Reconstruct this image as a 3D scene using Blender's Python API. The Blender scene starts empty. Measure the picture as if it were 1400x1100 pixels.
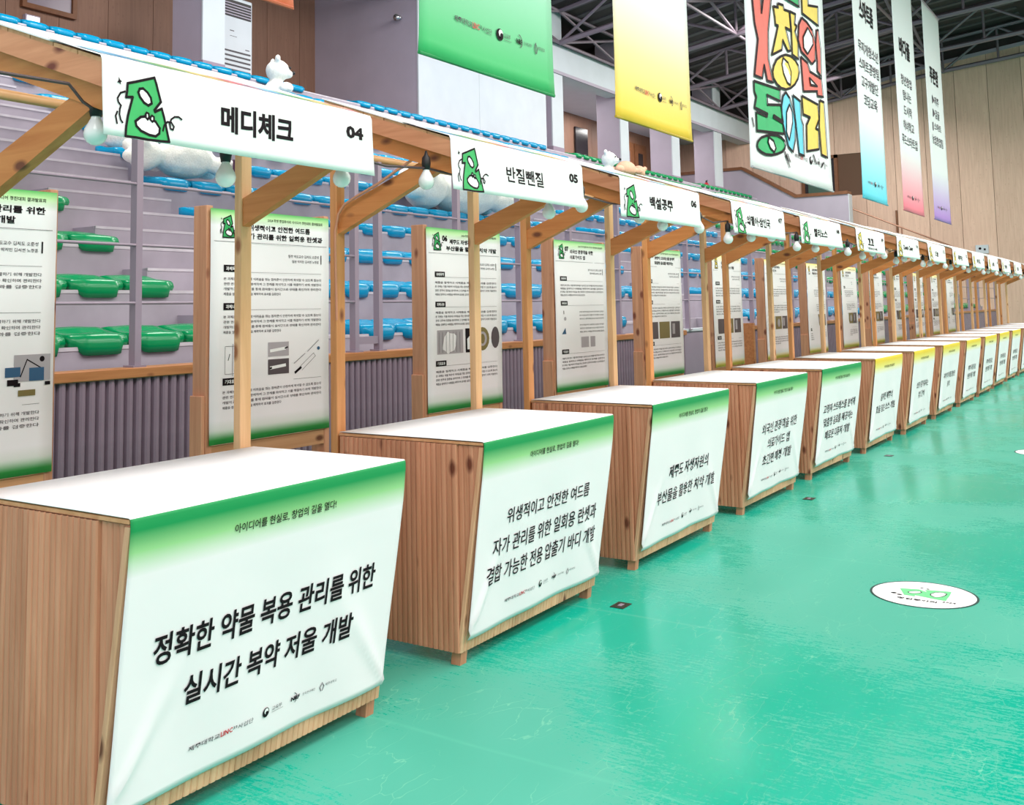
import bpy, bmesh, math, random
from mathutils import Vector, Matrix
from mathutils.geometry import tessellate_polygon
random.seed(7)
SC = bpy.context.scene
COL = SC.collection
# ------------------------------------------------------------------ camera
F, CX, CY = 1403.28, 626.5, 289.93
YAW, PIT, ROL = 0.603872, 0.0935857, -0.0157841
CAM = Vector((-0.11467, -2.35146, 1.4434))
fw = Vector((math.cos(PIT)*math.cos(YAW), math.cos(PIT)*math.sin(YAW), math.sin(PIT)))
rt = Vector((math.sin(YAW), -math.cos(YAW), 0)); up = rt.cross(fw)
c_, s_ = math.cos(ROL), math.sin(ROL)
R_, U_ = c_*rt + s_*up, -s_*rt + c_*up
cd = bpy.data.cameras.new('camera'); cam = bpy.data.objects.new('camera', cd); COL.objects.link(cam)
m = Matrix.Identity(4)
for i in range(3):
    m[i][0], m[i][1], m[i][2], m[i][3] = R_[i], U_[i], -fw[i], CAM[i]
cam.matrix_world = m
cd.sensor_fit = 'HORIZONTAL'; cd.sensor_width = 36; cd.lens = F/1400*36
cd.shift_x = (700-CX)/1400; cd.shift_y = (CY-550)/1400
cd.clip_start = .05; cd.clip_end = 300
SC.camera = cam
# ------------------------------------------------------------------ world, lights, exposure
w = bpy.data.worlds.new('world'); SC.world = w; w.use_nodes = True
bg = w.node_tree.nodes['Background']; bg.inputs[0].default_value = (1, .97, 1, 1); bg.inputs[1].default_value = 1.2
def area(x, y, z, sx, sy, power, rx=0, ry=0, col=(1, .97, .93)):
    l = bpy.data.lights.new('ceiling_or_fill_lamp', 'AREA'); l.shape = 'RECTANGLE'; l.size = sx; l.size_y = sy
    l.energy = power; l.color = col
    o = bpy.data.objects.new('ceiling_or_fill_lamp', l); o.location = (x, y, z); o.rotation_euler = (rx, ry, 0); COL.objects.link(o)
for x in (-3, 4, 11, 18, 25, 32, 39):
    area(x, -4.5, 9.6, 5, 4, 500, math.radians(8))
    area(x, -12, 9.8, 5, 4, 500, math.radians(14))  # unseen row added as fill, replaces ambient light lost to the side wall
for x in (5, 11.5, 18, 25, 32, 39):
    area(x, 6.6, 9.8, 3.0, 3.0, 530, math.radians(22))  # unseen lamps added to brighten the stand and upper wall
for x in (30, 34.5, 39):
    area(x, 15.0, 8.85, 2, 1, 90)  # invented downlights, added to lift the dark concourse recess
SC.view_settings.view_transform = 'Standard'; SC.view_settings.look = 'None'
SC.view_settings.gamma = 1; SC.view_settings.use_curve_mapping = False
SC.view_settings.exposure = 0.0

# ------------------------------------------------------------------ materials
def lin(c):
    return tuple(((v/255)/12.92 if v/255 <= .04045 else ((v/255+.055)/1.055)**2.4) for v in c) + (1,)
MATS = {}
class N:
    def __init__(s, name):
        s.m = bpy.data.materials.new(name); s.m.use_nodes = True; s.t = s.m.node_tree
        s.b = s.t.nodes['Principled BSDF']
    def n(s, typ, **kw):
        x = s.t.nodes.new(typ)
        for k, v in kw.items():
            if k[0] == '_': setattr(x, k[1:], v)
            else: x.inputs[k.replace('__', ' ')].default_value = v
        return x
    def l(s, a, ao, b, bi): s.t.links.new(a.outputs[ao], b.inputs[bi])
def ramp(n, stops):
    r = n.n('ShaderNodeValToRGB'); e = r.color_ramp.elements
    while len(e) < len(stops): e.new(.5)
    for i, (p, c) in enumerate(stops): e[i].position = p; e[i].color = c
    return r
def plain(name, rgb, rough=.5, metal=0, noise=0, nscale=8, spec=None, bump=0):
    if name in MATS: return MATS[name]
    n = N(name); c = lin(rgb)
    n.b.inputs['Base Color'].default_value = c; n.b.inputs['Roughness'].default_value = rough; n.b.inputs['Metallic'].default_value = metal
    if spec is not None: n.b.inputs['Specular IOR Level'].default_value = spec
    if noise:
        tc = n.n('ShaderNodeTexCoord'); nz = n.n('ShaderNodeTexNoise', Scale=nscale, Detail=5.)
        n.l(tc, 'Object', nz, 'Vector')
        r = ramp(n, [(.3, tuple(v*(1-noise) for v in c[:3])+(1,)), (.7, tuple(min(1, v*(1+noise)) for v in c[:3])+(1,))])
        n.l(nz, 'Fac', r, 'Fac'); n.l(r, 'Color', n.b, 'Base Color')
        if bump:
            b = n.n('ShaderNodeBump', Strength=bump, Distance=.01); n.l(nz, 'Fac', b, 'Height'); n.l(b, 'Normal', n.b, 'Normal')
    MATS[name] = n.m; return n.m
def wood(name, a, b, knot, axis='Z', rough=.6, gs=1.):
    if name in MATS: return MATS[name]
    n = N(name)
    tc = n.n('ShaderNodeTexCoord'); oi = n.n('ShaderNodeObjectInfo')
    mp = n.n('ShaderNodeMapping'); sc = {'Z': (26, 26, 1.6), 'X': (1.6, 26, 26), 'Y': (26, 1.6, 26)}[axis]
    mp.inputs['Scale'].default_value = tuple(v*gs for v in sc)
    ad = n.n('ShaderNodeVectorMath', _operation='ADD'); ml = n.n('ShaderNodeVectorMath', _operation='SCALE', Scale=37.)
    n.l(oi, 'Random', ml, 'Vector'); n.l(tc, 'Object', mp, 'Vector'); n.l(mp, 'Vector', ad, 0); n.l(ml, 'Vector', ad, 1)
    nz = n.n('ShaderNodeTexNoise', Scale=1., Detail=6., Roughness=.6, Distortion=.6); n.l(ad, 'Vector', nz, 'Vector')
    r = ramp(n, [(.28, lin(a)), (.72, lin(b))]); n.l(nz, 'Fac', r, 'Fac')
    # knots
    mp2 = n.n('ShaderNodeMapping'); sc2 = {'Z': (9, 9, 4.5), 'X': (4.5, 9, 9), 'Y': (9, 4.5, 9)}[axis]; mp2.inputs['Scale'].default_value = sc2
    n.l(tc, 'Object', mp2, 'Vector'); ad2 = n.n('ShaderNodeVectorMath', _operation='ADD'); n.l(mp2, 'Vector', ad2, 0); n.l(ml, 'Vector', ad2, 1)
    vo = n.n('ShaderNodeTexVoronoi', Scale=1.); n.l(ad2, 'Vector', vo, 'Vector')
    r2 = ramp(n, [(.09, (1, 1, 1, 1)), (.2, (0, 0, 0, 1))]); n.l(vo, 'Distance', r2, 'Fac')
    mx = n.n('ShaderNodeMix', _data_type='RGBA'); n.l(r2, 'Color', mx, 0); n.l(r, 'Color', mx, 6); mx.inputs[7].default_value = lin(knot)
    # per object tint
    hs = n.n('ShaderNodeHueSaturation'); mr = n.n('ShaderNodeMapRange'); mr.inputs['To Min'].default_value = .86; mr.inputs['To Max'].default_value = 1.12
    n.l(oi, 'Random', mr, 'Value'); n.l(mr, 'Result', hs, 'Value'); n.l(mx, 2, hs, 'Color'); n.l(hs, 'Color', n.b, 'Base Color')
    n.b.inputs['Roughness'].default_value = rough
    bp = n.n('ShaderNodeBump', Strength=.25, Distance=.003); n.l(nz, 'Fac', bp, 'Height'); n.l(bp, 'Normal', n.b, 'Normal')
    MATS[name] = n.m; return n.m
def gradient(name, stops, z0, z1, rough=.6, extra=None, trans=0):
    """vertical print on cloth, position along object Z"""
    if name in MATS: return MATS[name]
    n = N(name); tc = n.n('ShaderNodeTexCoord'); sp = n.n('ShaderNodeSeparateXYZ'); n.l(tc, 'Object', sp, 'Vector')
    mr = n.n('ShaderNodeMapRange'); mr.inputs['From Min'].default_value = z0; mr.inputs['From Max'].default_value = z1
    n.l(sp, 'Z', mr, 'Value'); r = ramp(n, [(p, lin(c)) for p, c in stops]); n.l(mr, 'Result', r, 'Fac'); n.l(r, 'Color', n.b, 'Base Color')
    n.b.inputs['Roughness'].default_value = rough
    nz = n.n('ShaderNodeTexNoise', Scale=3.5, Detail=2.); n.l(tc, 'Object', nz, 'Vector')
    b = n.n('ShaderNodeBump', Strength=.25, Distance=.02); n.l(nz, 'Fac', b, 'Height'); n.l(b, 'Normal', n.b, 'Normal')
    MATS[name] = n.m; return n.m

W_POST = wood('pine_post', (198, 126, 70), (226, 160, 104), (120, 60, 34))
W_PALE = wood('pale_pine_post', (206, 158, 112), (230, 186, 142), (150, 92, 55))
W_BRACE = wood('pine_brace', (186, 110, 54), (210, 138, 78), (110, 56, 30), 'Y')
W_RAFT = wood('red_pine_rafter', (184, 118, 82), (212, 148, 112), (110, 50, 36), 'Y')
W_RAIL = wood('pine_rail', (190, 135, 92), (216, 164, 122), (110, 60, 36), 'X')
W_BACK = wood('rosy_pine_post', (184, 124, 92), (214, 158, 124), (125, 66, 48))
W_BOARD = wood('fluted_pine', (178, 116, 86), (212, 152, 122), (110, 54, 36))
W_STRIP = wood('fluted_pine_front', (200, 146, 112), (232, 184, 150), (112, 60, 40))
W_CAP = wood('wood_cap', (150, 92, 52), (184, 124, 76), (120, 70, 40), 'X', .45)
W_HAND = wood('handrail_wood', (206, 150, 96), (232, 184, 132), (190, 130, 80), 'X', .4)
M_CLOTH = plain('white_cloth', (244, 243, 246), .65, noise=.03, nscale=3)
M_INK = plain('black_ink', (28, 20, 26), .6, spec=.1)
M_GREYINK = plain('grey_ink', (92, 84, 92), .6, spec=.1)
M_RED = plain('red_ink', (200, 50, 60), .6)
M_GREEN = plain('green_ink', (44, 168, 92), .6, noise=.12, nscale=14)
M_YELLOWI = plain('yellow_ink', (232, 200, 70), .6, noise=.08, nscale=14)
M_WHITEI = plain('white_ink', (246, 246, 248), .6)
M_CONC = plain('painted_concrete', (163, 155, 168), .75, noise=.1, nscale=3, bump=.2)
M_EDGE = plain('pale_concrete_edge', (196, 190, 200), .7, noise=.1, nscale=6)
M_CONCD = plain('painted_concrete_wall', (150, 134, 152), .7, noise=.06, nscale=2)
M_SLAT = plain('grey_violet_slat', (136, 116, 132), .5, noise=.12, nscale=5)
M_METAL = plain('painted_steel', (150, 136, 152), .4, .1)
M_TRUSS = plain('truss_steel', (126, 112, 124), .45, .2)
M_SEATG = plain('green_plastic', (0, 140, 84), .22, spec=.35)
M_SEATB = plain('blue_plastic', (0, 144, 190), .22, spec=.35)
M_BULB = plain('frosted_glass', (232, 232, 234), .15)
M_BLACK = plain('black_rubber', (22, 18, 22), .5)
M_PLUSH = plain('white_plush', (236, 236, 230), .95, noise=.1, nscale=60, bump=.6)
M_PEACH = plain('peach_plush', (226, 178, 150), .95, noise=.1, nscale=60, bump=.6)
M_WHITEP = plain('white_paint', (196, 202, 210), .6, noise=.03, nscale=2)
M_VIOLET = plain('grey_violet_paint', (172, 162, 178), .65, noise=.04, nscale=1.5)
M_DARK = plain('dark_roof', (52, 44, 46), .8, noise=.3, nscale=1.5)
M_BROWN = plain('brown_roof_panel', (110, 82, 56), .8)
W_WALL = wood('brown_wall_panel', (126, 92, 76), (142, 106, 88), (126, 92, 76), 'Z', .6, .6)
W_END = wood('tan_wall_panel', (208, 172, 152), (228, 194, 174), (208, 172, 152), 'Z', .6, .7)
W_FRAME = plain('brown_trim', (120, 76, 48), .5, noise=.15, nscale=6)

# ------------------------------------------------------------------ mesh helpers
def box(bm, x0, x1, y0, y1, z0, z1):
    vs = [bm.verts.new(p) for p in ((x0,y0,z0),(x1,y0,z0),(x1,y1,z0),(x0,y1,z0),(x0,y0,z1),(x1,y0,z1),(x1,y1,z1),(x0,y1,z1))]
    for f in ((0,3,2,1),(4,5,6,7),(0,1,5,4),(1,2,6,5),(2,3,7,6),(3,0,4,7)): bm.faces.new([vs[i] for i in f])
def prism(bm, poly, x0, x1, ax='X'):
    """poly in the two other axes, extruded along ax"""
    def P(a, b, t): return {'X': (t, a, b), 'Y': (a, t, b), 'Z': (a, b, t)}[ax]
    A = [bm.verts.new(P(a, b, x0)) for a, b in poly]; B = [bm.verts.new(P(a, b, x1)) for a, b in poly]; n = len(poly)
    bm.faces.new(A); bm.faces.new(B[::-1])
    for i in range(n): bm.faces.new((A[i], B[i], B[(i+1) % n], A[(i+1) % n]))
def tube(bm, p, q, r, n=8, r2=None):
    p, q = Vector(p), Vector(q); d = (q-p).normalized(); a = d.orthogonal().normalized(); b = d.cross(a)
    r2 = r if r2 is None else r2
    A, B = [], []
    for i in range(n):
        t = 2*math.pi*i/n; v = a*math.cos(t)+b*math.sin(t); A.append(bm.verts.new(p+v*r)); B.append(bm.verts.new(q+v*r2))
    for i in range(n): bm.faces.new((A[i], A[(i+1) % n], B[(i+1) % n], B[i]))
    bm.faces.new(A[::-1]); bm.faces.new(B)
def lathe(bm, prof, c=(0,0,0), n=12):
    rings = []
    for r, z in prof:
        if r < 1e-5: rings.append([bm.verts.new((c[0], c[1], c[2]+z))])
        else: rings.append([bm.verts.new((c[0]+r*math.cos(2*math.pi*i/n), c[1]+r*math.sin(2*math.pi*i/n), c[2]+z)) for i in range(n)])
    for A, B in zip(rings, rings[1:]):
        for i in range(n):
            j = (i+1) % n
            if len(A) == 1 and len(B) == 1: continue
            if len(A) == 1: bm.faces.new((A[0], B[i], B[j]))
            elif len(B) == 1: bm.faces.new((A[j], A[i], B[0]))
            else: bm.faces.new((A[i], B[i], B[j], A[j]))
def mk(name, bm, mat, smooth=False, bevel=0):
    bmesh.ops.recalc_face_normals(bm, faces=bm.faces)
    if bevel: bmesh.ops.bevel(bm, geom=list(bm.edges), offset=bevel, segments=1, affect='EDGES')
    me = bpy.data.meshes.new(name); bm.to_mesh(me); bm.free()
    for mt in (mat if isinstance(mat, (list, tuple)) else [mat]): me.materials.append(mt)
    if smooth: me.polygons.foreach_set('use_smooth', [True]*len(me.polygons))
    return me
def put(name, me, parent=None, loc=(0,0,0), rz=0, **kw):
    o = bpy.data.objects.new(name, me); COL.objects.link(o); o.location = loc
    if rz: o.rotation_euler = (0, 0, rz)
    if parent: o.parent = parent
    for k, v in kw.items(): o[k] = v
    return o
def put_print(name, me, parent): return put(name, me, parent, kind='stuff')
def bxm(name, mat, *b, bevel=0):
    bm = bmesh.new(); box(bm, *b); return mk(name, bm, mat, bevel=bevel)
def thing(name, label, cat, loc=(0,0,0), rz=0, group=None, me=None):
    kw = dict(label=label, category=cat)
    if group: kw['group'] = group
    return put(name, me, None, loc, rz, **kw)
ORD = ['first','second','third','fourth','fifth','sixth','seventh','eighth','ninth','tenth','eleventh','twelfth','thirteenth','fourteenth',
 'fifteenth','sixteenth','seventeenth','eighteenth','nineteenth','twentieth']
def ordn(n):
    if n < 20: return ORD[n]
    t = {2:'twenty',3:'thirty',4:'forty',5:'fifty',6:'sixty',7:'seventy',8:'eighty'}[(n+1)//10]; u = (n+1) % 10
    return {'twenty':'twentieth','thirty':'thirtieth','forty':'fortieth','fifty':'fiftieth','sixty':'sixtieth','seventy':'seventieth','eighty':'eightieth'}[t] if u == 0 else t+'-'+ORD[u-1]

# ------------------------------------------------------------------ print (lettering) helpers
TXT = {}
TS = bpy.data.scenes.new('lettering_workbench')
def text_geo(s, bold=.0, res=2):
    k = (s, bold, res)
    if k in TXT: return TXT[k]
    cu = bpy.data.curves.new('t', 'FONT'); cu.body = s; cu.size = 1; cu.resolution_u = res; cu.offset = bold; cu.fill_mode = 'FRONT'
    o = bpy.data.objects.new('t', cu); TS.collection.objects.link(o)
    TS.view_layers[0].update(); dg = TS.view_layers[0].depsgraph; me = o.evaluated_get(dg).to_mesh()
    vs = [(v.co.x, v.co.y) for v in me.vertices]; fs = [tuple(p.vertices) for p in me.polygons]
    o.evaluated_get(dg).to_mesh_clear(); bpy.data.objects.remove(o); bpy.data.curves.remove(cu)
    if vs:
        x0 = min(v[0] for v in vs); x1 = max(v[0] for v in vs); y0 = min(v[1] for v in vs); y1 = max(v[1] for v in vs)
        vs = [((x-x0)/max(1e-6, x1-x0), (y-y0)/max(1e-6, y1-y0)) for x, y in vs]
    TXT[k] = (vs, fs, ((x1-x0), (y1-y0)) if vs else (0, 0)); return TXT[k]
class Print:
    """flat print: collects shapes in sheet coordinates (u, v, layer), laid on a sheet by a mapping function"""
    def __init__(s, mats): s.v = []; s.f = []; s.mi = []; s.mats = mats
    def add(s, vs, fs, mat, layer):
        b = len(s.v); s.v += [(x, y, layer) for x, y in vs]; s.f += [tuple(i+b for i in f) for f in fs]; s.mi += [s.mats.index(mat)]*len(fs)
    def text(s, t, u0, u1, v0, v1, mat, bold=.0, layer=1, res=2):
        vs, fs, _ = text_geo(t, bold, res); s.add([(u0+x*(u1-u0), v0+y*(v1-v0)) for x, y in vs], fs, mat, layer)
    def poly(s, outer, mat, holes=(), layer=1):
        loops = [[Vector((x, y, 0)) for x, y in outer]] + [[Vector((x, y, 0)) for x, y in h] for h in holes]
        flat = [(p.x, p.y) for l in loops for p in l]; s.add(flat, [tuple(t) for t in tessellate_polygon(loops)], mat, layer)
    def stroke(s, pts, wd, mat, layer=3, closed=False):
        P = [Vector(p) for p in pts]; n = len(P)
        rg = range(n if closed else n-1)
        for i in rg:
            a, b = P[i], P[(i+1) % n]; d = b-a
            if d.length < 1e-6: continue
            d.normalize(); nn = Vector((-d.y, d.x))*wd/2; e = d*wd*.35
            s.add([tuple(a-e+nn), tuple(a-e-nn), tuple(b+e-nn), tuple(b+e+nn)], [(0, 1, 2, 3)], mat, layer)
    def rect(s, u0, u1, v0, v1, mat, layer=1): s.add([(u0, v0), (u1, v0), (u1, v1), (u0, v1)], [(0, 1, 2, 3)], mat, layer)
    def disc(s, u, v, ru, rv, mat, layer=1, n=14): s.add([(u+ru*math.cos(6.2832*k/n), v+rv*math.sin(6.2832*k/n)) for k in range(n)], [tuple(range(n))], mat, layer)
    def mesh(s, name, fn):
        me = bpy.data.meshes.new(name); me.from_pydata([fn(u, v, l) for u, v, l in s.v], [], s.f)
        for m_ in s.mats: me.materials.append(m_)
        me.polygons.foreach_set('material_index', s.mi); me.update(); return me
def logos(P, u0, u1, v, h, col=None):
    """row of sponsor marks: two wordmarks, ring emblem, arc emblem, flame emblem"""
    w_ = u1-u0; k = col or M_GREYINK; L = lambda a: u0+w_*a
    P.text('제주대학교', L(0), L(.19), v, v+h*.62, k, .012, res=1); P.text('LINC', L(.195), L(.27), v+h*.02, v+h*.66, M_RED, .03, res=1)
    P.text('3.0', L(.275), L(.30), v+h*.25, v+h*.66, M_INK, .02, res=1); P.text('사업단', L(.305), L(.41), v, v+h*.62, k, 0, res=1)
    cx, cy, r = L(.50), v+h*.42, h*.62
    P.disc(cx, cy, r, r, M_INK, 1, 20); P.disc(cx+r*.12, cy+r*.2, r*.62, r*.62, M_WHITEI, 2, 16); P.disc(cx+r*.25, cy-r*.15, r*.42, r*.42, M_INK, 3, 14)
    P.text('교육부', L(.545), L(.62), v+h*.2, v+h*.75, k, 0, res=1); P.rect(L(.545), L(.63), v+h*.02, v+h*.06, k)
    P.text('NRF', L(.69), L(.755), v+h*.15, v+h*.7, M_INK, .04, res=1)
    P.stroke([(L(.70)+h*.9*math.cos(a), v+h*.45+h*.75*math.sin(a)) for a in [x*.35-.9 for x in range(7)]], h*.1, k, 1)
    P.text('한국연구재단', L(.775), L(.87), v+h*.25, v+h*.62, k, 0, res=1)
    P.stroke([(L(.915), v-h*.2), (L(.905), v+h*.3), (L(.92), v+h*.9)], h*.13, k, 1); P.stroke([(L(.925), v-h*.2), (L(.935), v+h*.3), (L(.925), v+h*.7)], h*.13, k, 1)
    P.text('제주대학교', L(.945), L(1.03), v+h*.25, v+h*.65, k, 0, res=1)
# festival lettering emblem, traced in metres on the sign (x from the sign's own datum, z above the floor)
E_G = [(-0.002,2.094),(0.031,2.105),(0.059,2.115),(0.093,2.127),(0.1,2.11),(0.106,2.09),(0.116,2.059),(0.104,2.045),(0.092,2.031),(0.094,2.026),(0.119,2.039),(0.127,2.015),(0.134,1.988),(0.145,1.944),(0.115,1.942),(0.067,1.94),(0.024,1.941),(-0.013,1.94),(-0.01,1.968),(-0.003,2.0),(0.006,2.029),(0.015,2.057),(-0.008,2.053),(-0.004,2.071)]
E_H1 = [(0.04,2.085),(0.052,2.088),(0.067,2.079),(0.079,2.065),(0.082,2.049),(0.07,2.041),(0.055,2.047),(0.041,2.061),(0.035,2.074)]
E_H2 = [(0.023,1.988),(0.042,2.003),(0.061,2.008),(0.095,1.997),(0.11,1.98),(0.108,1.964),(0.095,1.954),(0.071,1.955),(0.042,1.963),(0.026,1.975)]
E_E = [[(0.063,2.019),(0.07,2.017),(0.071,2.007),(0.066,1.999),(0.059,2.005),(0.059,2.013)],[(0.082,2.013),(0.089,2.01),(0.089,2.0),(0.083,1.995),(0.076,2.0),(0.077,2.008)]]
E_L = [[(0.122,1.974),(0.127,1.991),(0.139,2.003),(0.154,2.003),(0.164,1.992),(0.16,1.982),(0.151,1.984),(0.148,1.998),(0.154,2.013),(0.167,2.022),(0.182,2.024),(0.194,2.018)],[(-0.011,2.069),(-0.027,2.062),(-0.037,2.046),(-0.035,2.035),(-0.026,2.026),(-0.03,2.016),(-0.032,2.0),(-0.028,1.985),(-0.022,1.978)],[(-0.039,2.007),(-0.045,1.994),(-0.041,1.973)]]
E_S = [(-0.032,2.108),(-0.028,2.1),(-0.021,2.096),(-0.026,2.093),(-0.025,2.085),(-0.031,2.091),(-0.038,2.091),(-0.033,2.097)]
def emblem(P, T, ink, wd, far=False):
    t = lambda pts: [T(x, z) for x, z in pts]
    P.poly(t(E_G), ink, layer=1)
    for h in (E_H1, E_H2): P.poly(t(h), M_WHITEI, layer=2); P.stroke(t(h), wd, M_INK, 3, True)
    P.stroke(t(E_G), wd, M_INK, 3, True)
    if far: return
    for e in E_E: P.poly(t(e), M_WHITEI, layer=3); P.stroke(t(e), wd*.8, M_INK, 4, True)
    for l in E_L: P.stroke(t(l), wd*.7, M_INK, 3)
    P.poly(t(E_S), M_INK, layer=3)

# ------------------------------------------------------------------ floor
def floor_mat():
    n = N('green_sports_floor'); tc = n.n('ShaderNodeTexCoord')
    nz = n.n('ShaderNodeTexNoise', Scale=.55, Detail=4., Roughness=.55); n.l(tc, 'Object', nz, 'Vector')
    mp = n.n('ShaderNodeMapping'); mp.inputs['Scale'].default_value = (60, 8, 1); mp.inputs['Rotation'].default_value = (0, 0, .1); n.l(tc, 'Object', mp, 'Vector')
    n2 = n.n('ShaderNodeTexNoise', Scale=1., Detail=6., Roughness=.75); n.l(mp, 'Vector', n2, 'Vector')
    n3 = n.n('ShaderNodeTexNoise', Scale=60., Detail=4., Roughness=.8); n.l(tc, 'Object', n3, 'Vector')
    # worn zone mask: big noise breaks with fine scuff noise
    a = n.n('ShaderNodeMath', _operation='MULTIPLY_ADD'); a.inputs[1].default_value = .55; n.l(n2, 'Fac', a, 0); n.l(nz, 'Fac', a, 2)
    b = n.n('ShaderNodeMath', _operation='MULTIPLY_ADD'); b.inputs[1].default_value = .35; n.l(n3, 'Fac', b, 0); n.l(a, 0, b, 2)
    r = ramp(n, [(.94, (0, 0, 0, 1)), (1.04, (1, 1, 1, 1))]); n.l(b, 0, r, 'Fac')
    base = lin((0, 170, 145)); worn = lin((76, 172, 150))
    mx = n.n('ShaderNodeMix', _data_type='RGBA'); mx.inputs[6].default_value = base; mx.inputs[7].default_value = worn; n.l(r, 'Color', mx, 0)
    # fine scratches: ridged voronoi edges stretched
    mp3 = n.n('ShaderNodeMapping'); mp3.inputs['Scale'].default_value = (2.2, 7, 1); mp3.inputs['Rotation'].default_value = (0, 0, .5); n.l(tc, 'Object', mp3, 'Vector')
    dn = n.n('ShaderNodeTexNoise', Scale=3., Detail=2.); n.l(mp3, 'Vector', dn, 'Vector')
    mxv = n.n('ShaderNodeMix', _data_type='VECTOR'); mxv.inputs[0].default_value = .25; n.l(mp3, 'Vector', mxv, 4); n.l(dn, 'Color', mxv, 5)
    vo = n.n('ShaderNodeTexVoronoi', _feature='DISTANCE_TO_EDGE', Scale=1.6); n.l(mxv, 1, vo, 'Vector')
    r3 = ramp(n, [(0, (1, 1, 1, 1)), (.009, (0, 0, 0, 1))]); n.l(vo, 'Distance', r3, 'Fac')
    gate = ramp(n, [(.42, (0, 0, 0, 1)), (.56, (1, 1, 1, 1))]); n4 = n.n('ShaderNodeTexNoise', Scale=2.7, Detail=3.); n.l(tc, 'Object', n4, 'Vector'); n.l(n4, 'Fac', gate, 'Fac')
    mm = n.n('ShaderNodeMath', _operation='MULTIPLY'); n.l(r3, 'Color', mm, 0); n.l(gate, 'Color', mm, 1)
    m2 = n.n('ShaderNodeMath', _operation='MULTIPLY'); m2.inputs[1].default_value = .6; n.l(mm, 0, m2, 0)
    mx2 = n.n('ShaderNodeMix', _data_type='RGBA'); mx2.inputs[7].default_value = lin((130, 205, 175)); n.l(m2, 0, mx2, 0); n.l(mx, 2, mx2, 6)
    # laid sheet joints every 1.6 m
    sx = n.n('ShaderNodeSeparateXYZ'); n.l(tc, 'Object', sx, 'Vector')
    wob = n.n('ShaderNodeMath', _operation='MULTIPLY_ADD'); wob.inputs[1].default_value = .05; n.l(nz, 'Fac', wob, 0); n.l(sx, 'X', wob, 2)
    pp = n.n('ShaderNodeMath', _operation='PINGPONG'); pp.inputs[1].default_value = .79; 
    sh = n.n('ShaderNodeMath', _operation='ADD'); sh.inputs[1].default_value = 8-1.38; n.l(wob, 0, sh, 0); n.l(sh, 0, pp, 0)
    rj = ramp(n, [(0, (1, 1, 1, 1)), (.016, (0, 0, 0, 1))]); n.l(pp, 0, rj, 'Fac')
    gj = n.n('ShaderNodeMath', _operation='MULTIPLY'); n.l(rj, 'Color', gj, 0); n.l(n2, 'Fac', gj, 1)
    mx3 = n.n('ShaderNodeMix', _data_type='RGBA'); mx3.inputs[7].default_value = lin((90, 185, 160)); n.l(gj, 0, mx3, 0); n.l(mx2, 2, mx3, 6)
    n.l(mx3, 2, n.b, 'Base Color')
    rr = n.n('ShaderNodeMapRange'); rr.inputs['To Min'].default_value = .2; rr.inputs['To Max'].default_value = .42; n.l(r, 'Color', rr, 'Value'); n.l(rr, 'Result', n.b, 'Roughness')
    bp = n.n('ShaderNodeBump', Strength=.02, Distance=.01); n.l(a, 0, bp, 'Height'); n.l(bp, 'Normal', n.b, 'Normal')
    n.b.inputs['Specular IOR Level'].default_value = .22
    return n.m
M_FLOOR = floor_mat()
put('floor', bxm('floor', M_FLOOR, -8, 45.0, -16, 17.2, -.2, 0), kind='structure')

# ------------------------------------------------------------------ bleacher stand
T_Y, T_D, T_Z, T_R, NR = 3.5, .7, 1.23, .39, 13
XS0, XS1 = -2.0, 43.0
stand = put('bleacher_stand', None, kind='structure')
bm = bmesh.new(); box(bm, XS0, 12.9, 3.06, T_Y+.05, 0, .82); box(bm, 15.6, XS1, 3.06, T_Y+.05, 0, .82); put('platform', mk('platform', bm, M_CONC), stand)
for k in range(NR):
    z = T_Z+T_R*k; y = T_Y+T_D*k; y1 = y+T_D+.004 if k < NR-1 else 16.3
    x1 = XS1
    if k == 0:
        bm = bmesh.new(); box(bm, XS0, 12.9, y, y1, z-.8, z); box(bm, 15.6, x1, y, y1, z-.8, z); me = mk('step', bm, M_CONC)
    else: me = bxm('step', M_CONC, XS0, x1, y, y1, z-.8, z)
    put('step', me, stand)
    for a_, b_ in (((XS0, 12.9), (15.6, XS1)) if k == 0 else ((XS0, XS1),)): put('step_edge', bxm('step_edge', M_EDGE, a_, b_, y-.006, y+.03, z-.022, z+.003), stand)
AISLES = [(5.40, 6.85), (15.3, 16.75), (25.2, 26.65), (35.1, 36.55)]
for a0, a1 in AISLES:
    me = bxm('stair_block', M_CONC, a0, a1-.05, -.32, 0, -.02, T_R/2); me2 = bxm('block_edge', M_EDGE, a0, a1-.05, -.326, -.29, T_R/2-.02, T_R/2+.003)
    for k in range(0 if a0 != 15.3 else 1, NR-1):
        put('stair_block', me, stand, (0, T_Y+T_D*(k+1), T_Z+T_R*k)); put('block_edge', me2, stand, (0, T_Y+T_D*(k+1), T_Z+T_R*k))
# vestibule in the front wall (x 12.9 .. 15.6)
me = bxm('vestibule_panel', M_CONCD, 12.9, 15.0, 3.02, 3.1, 0, 1.09); put('vestibule_panel', me, stand)
put('vestibule_edge', bxm('vestibule_edge', M_WHITEP, 12.9, 15.0, 3.0, 3.12, 1.09, 1.125), stand)
put('vestibule_wall', bxm('vestibule_wall', M_CONC, 12.9, 15.6, 3.9, 4.2, 0, T_Z), stand)
for k in range(4): put('entry_step', bxm('entry_step', M_CONC, 15.0, 15.6, 3.1+.2*k, 3.9, .2*k, .2*k+.2), stand)
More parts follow.
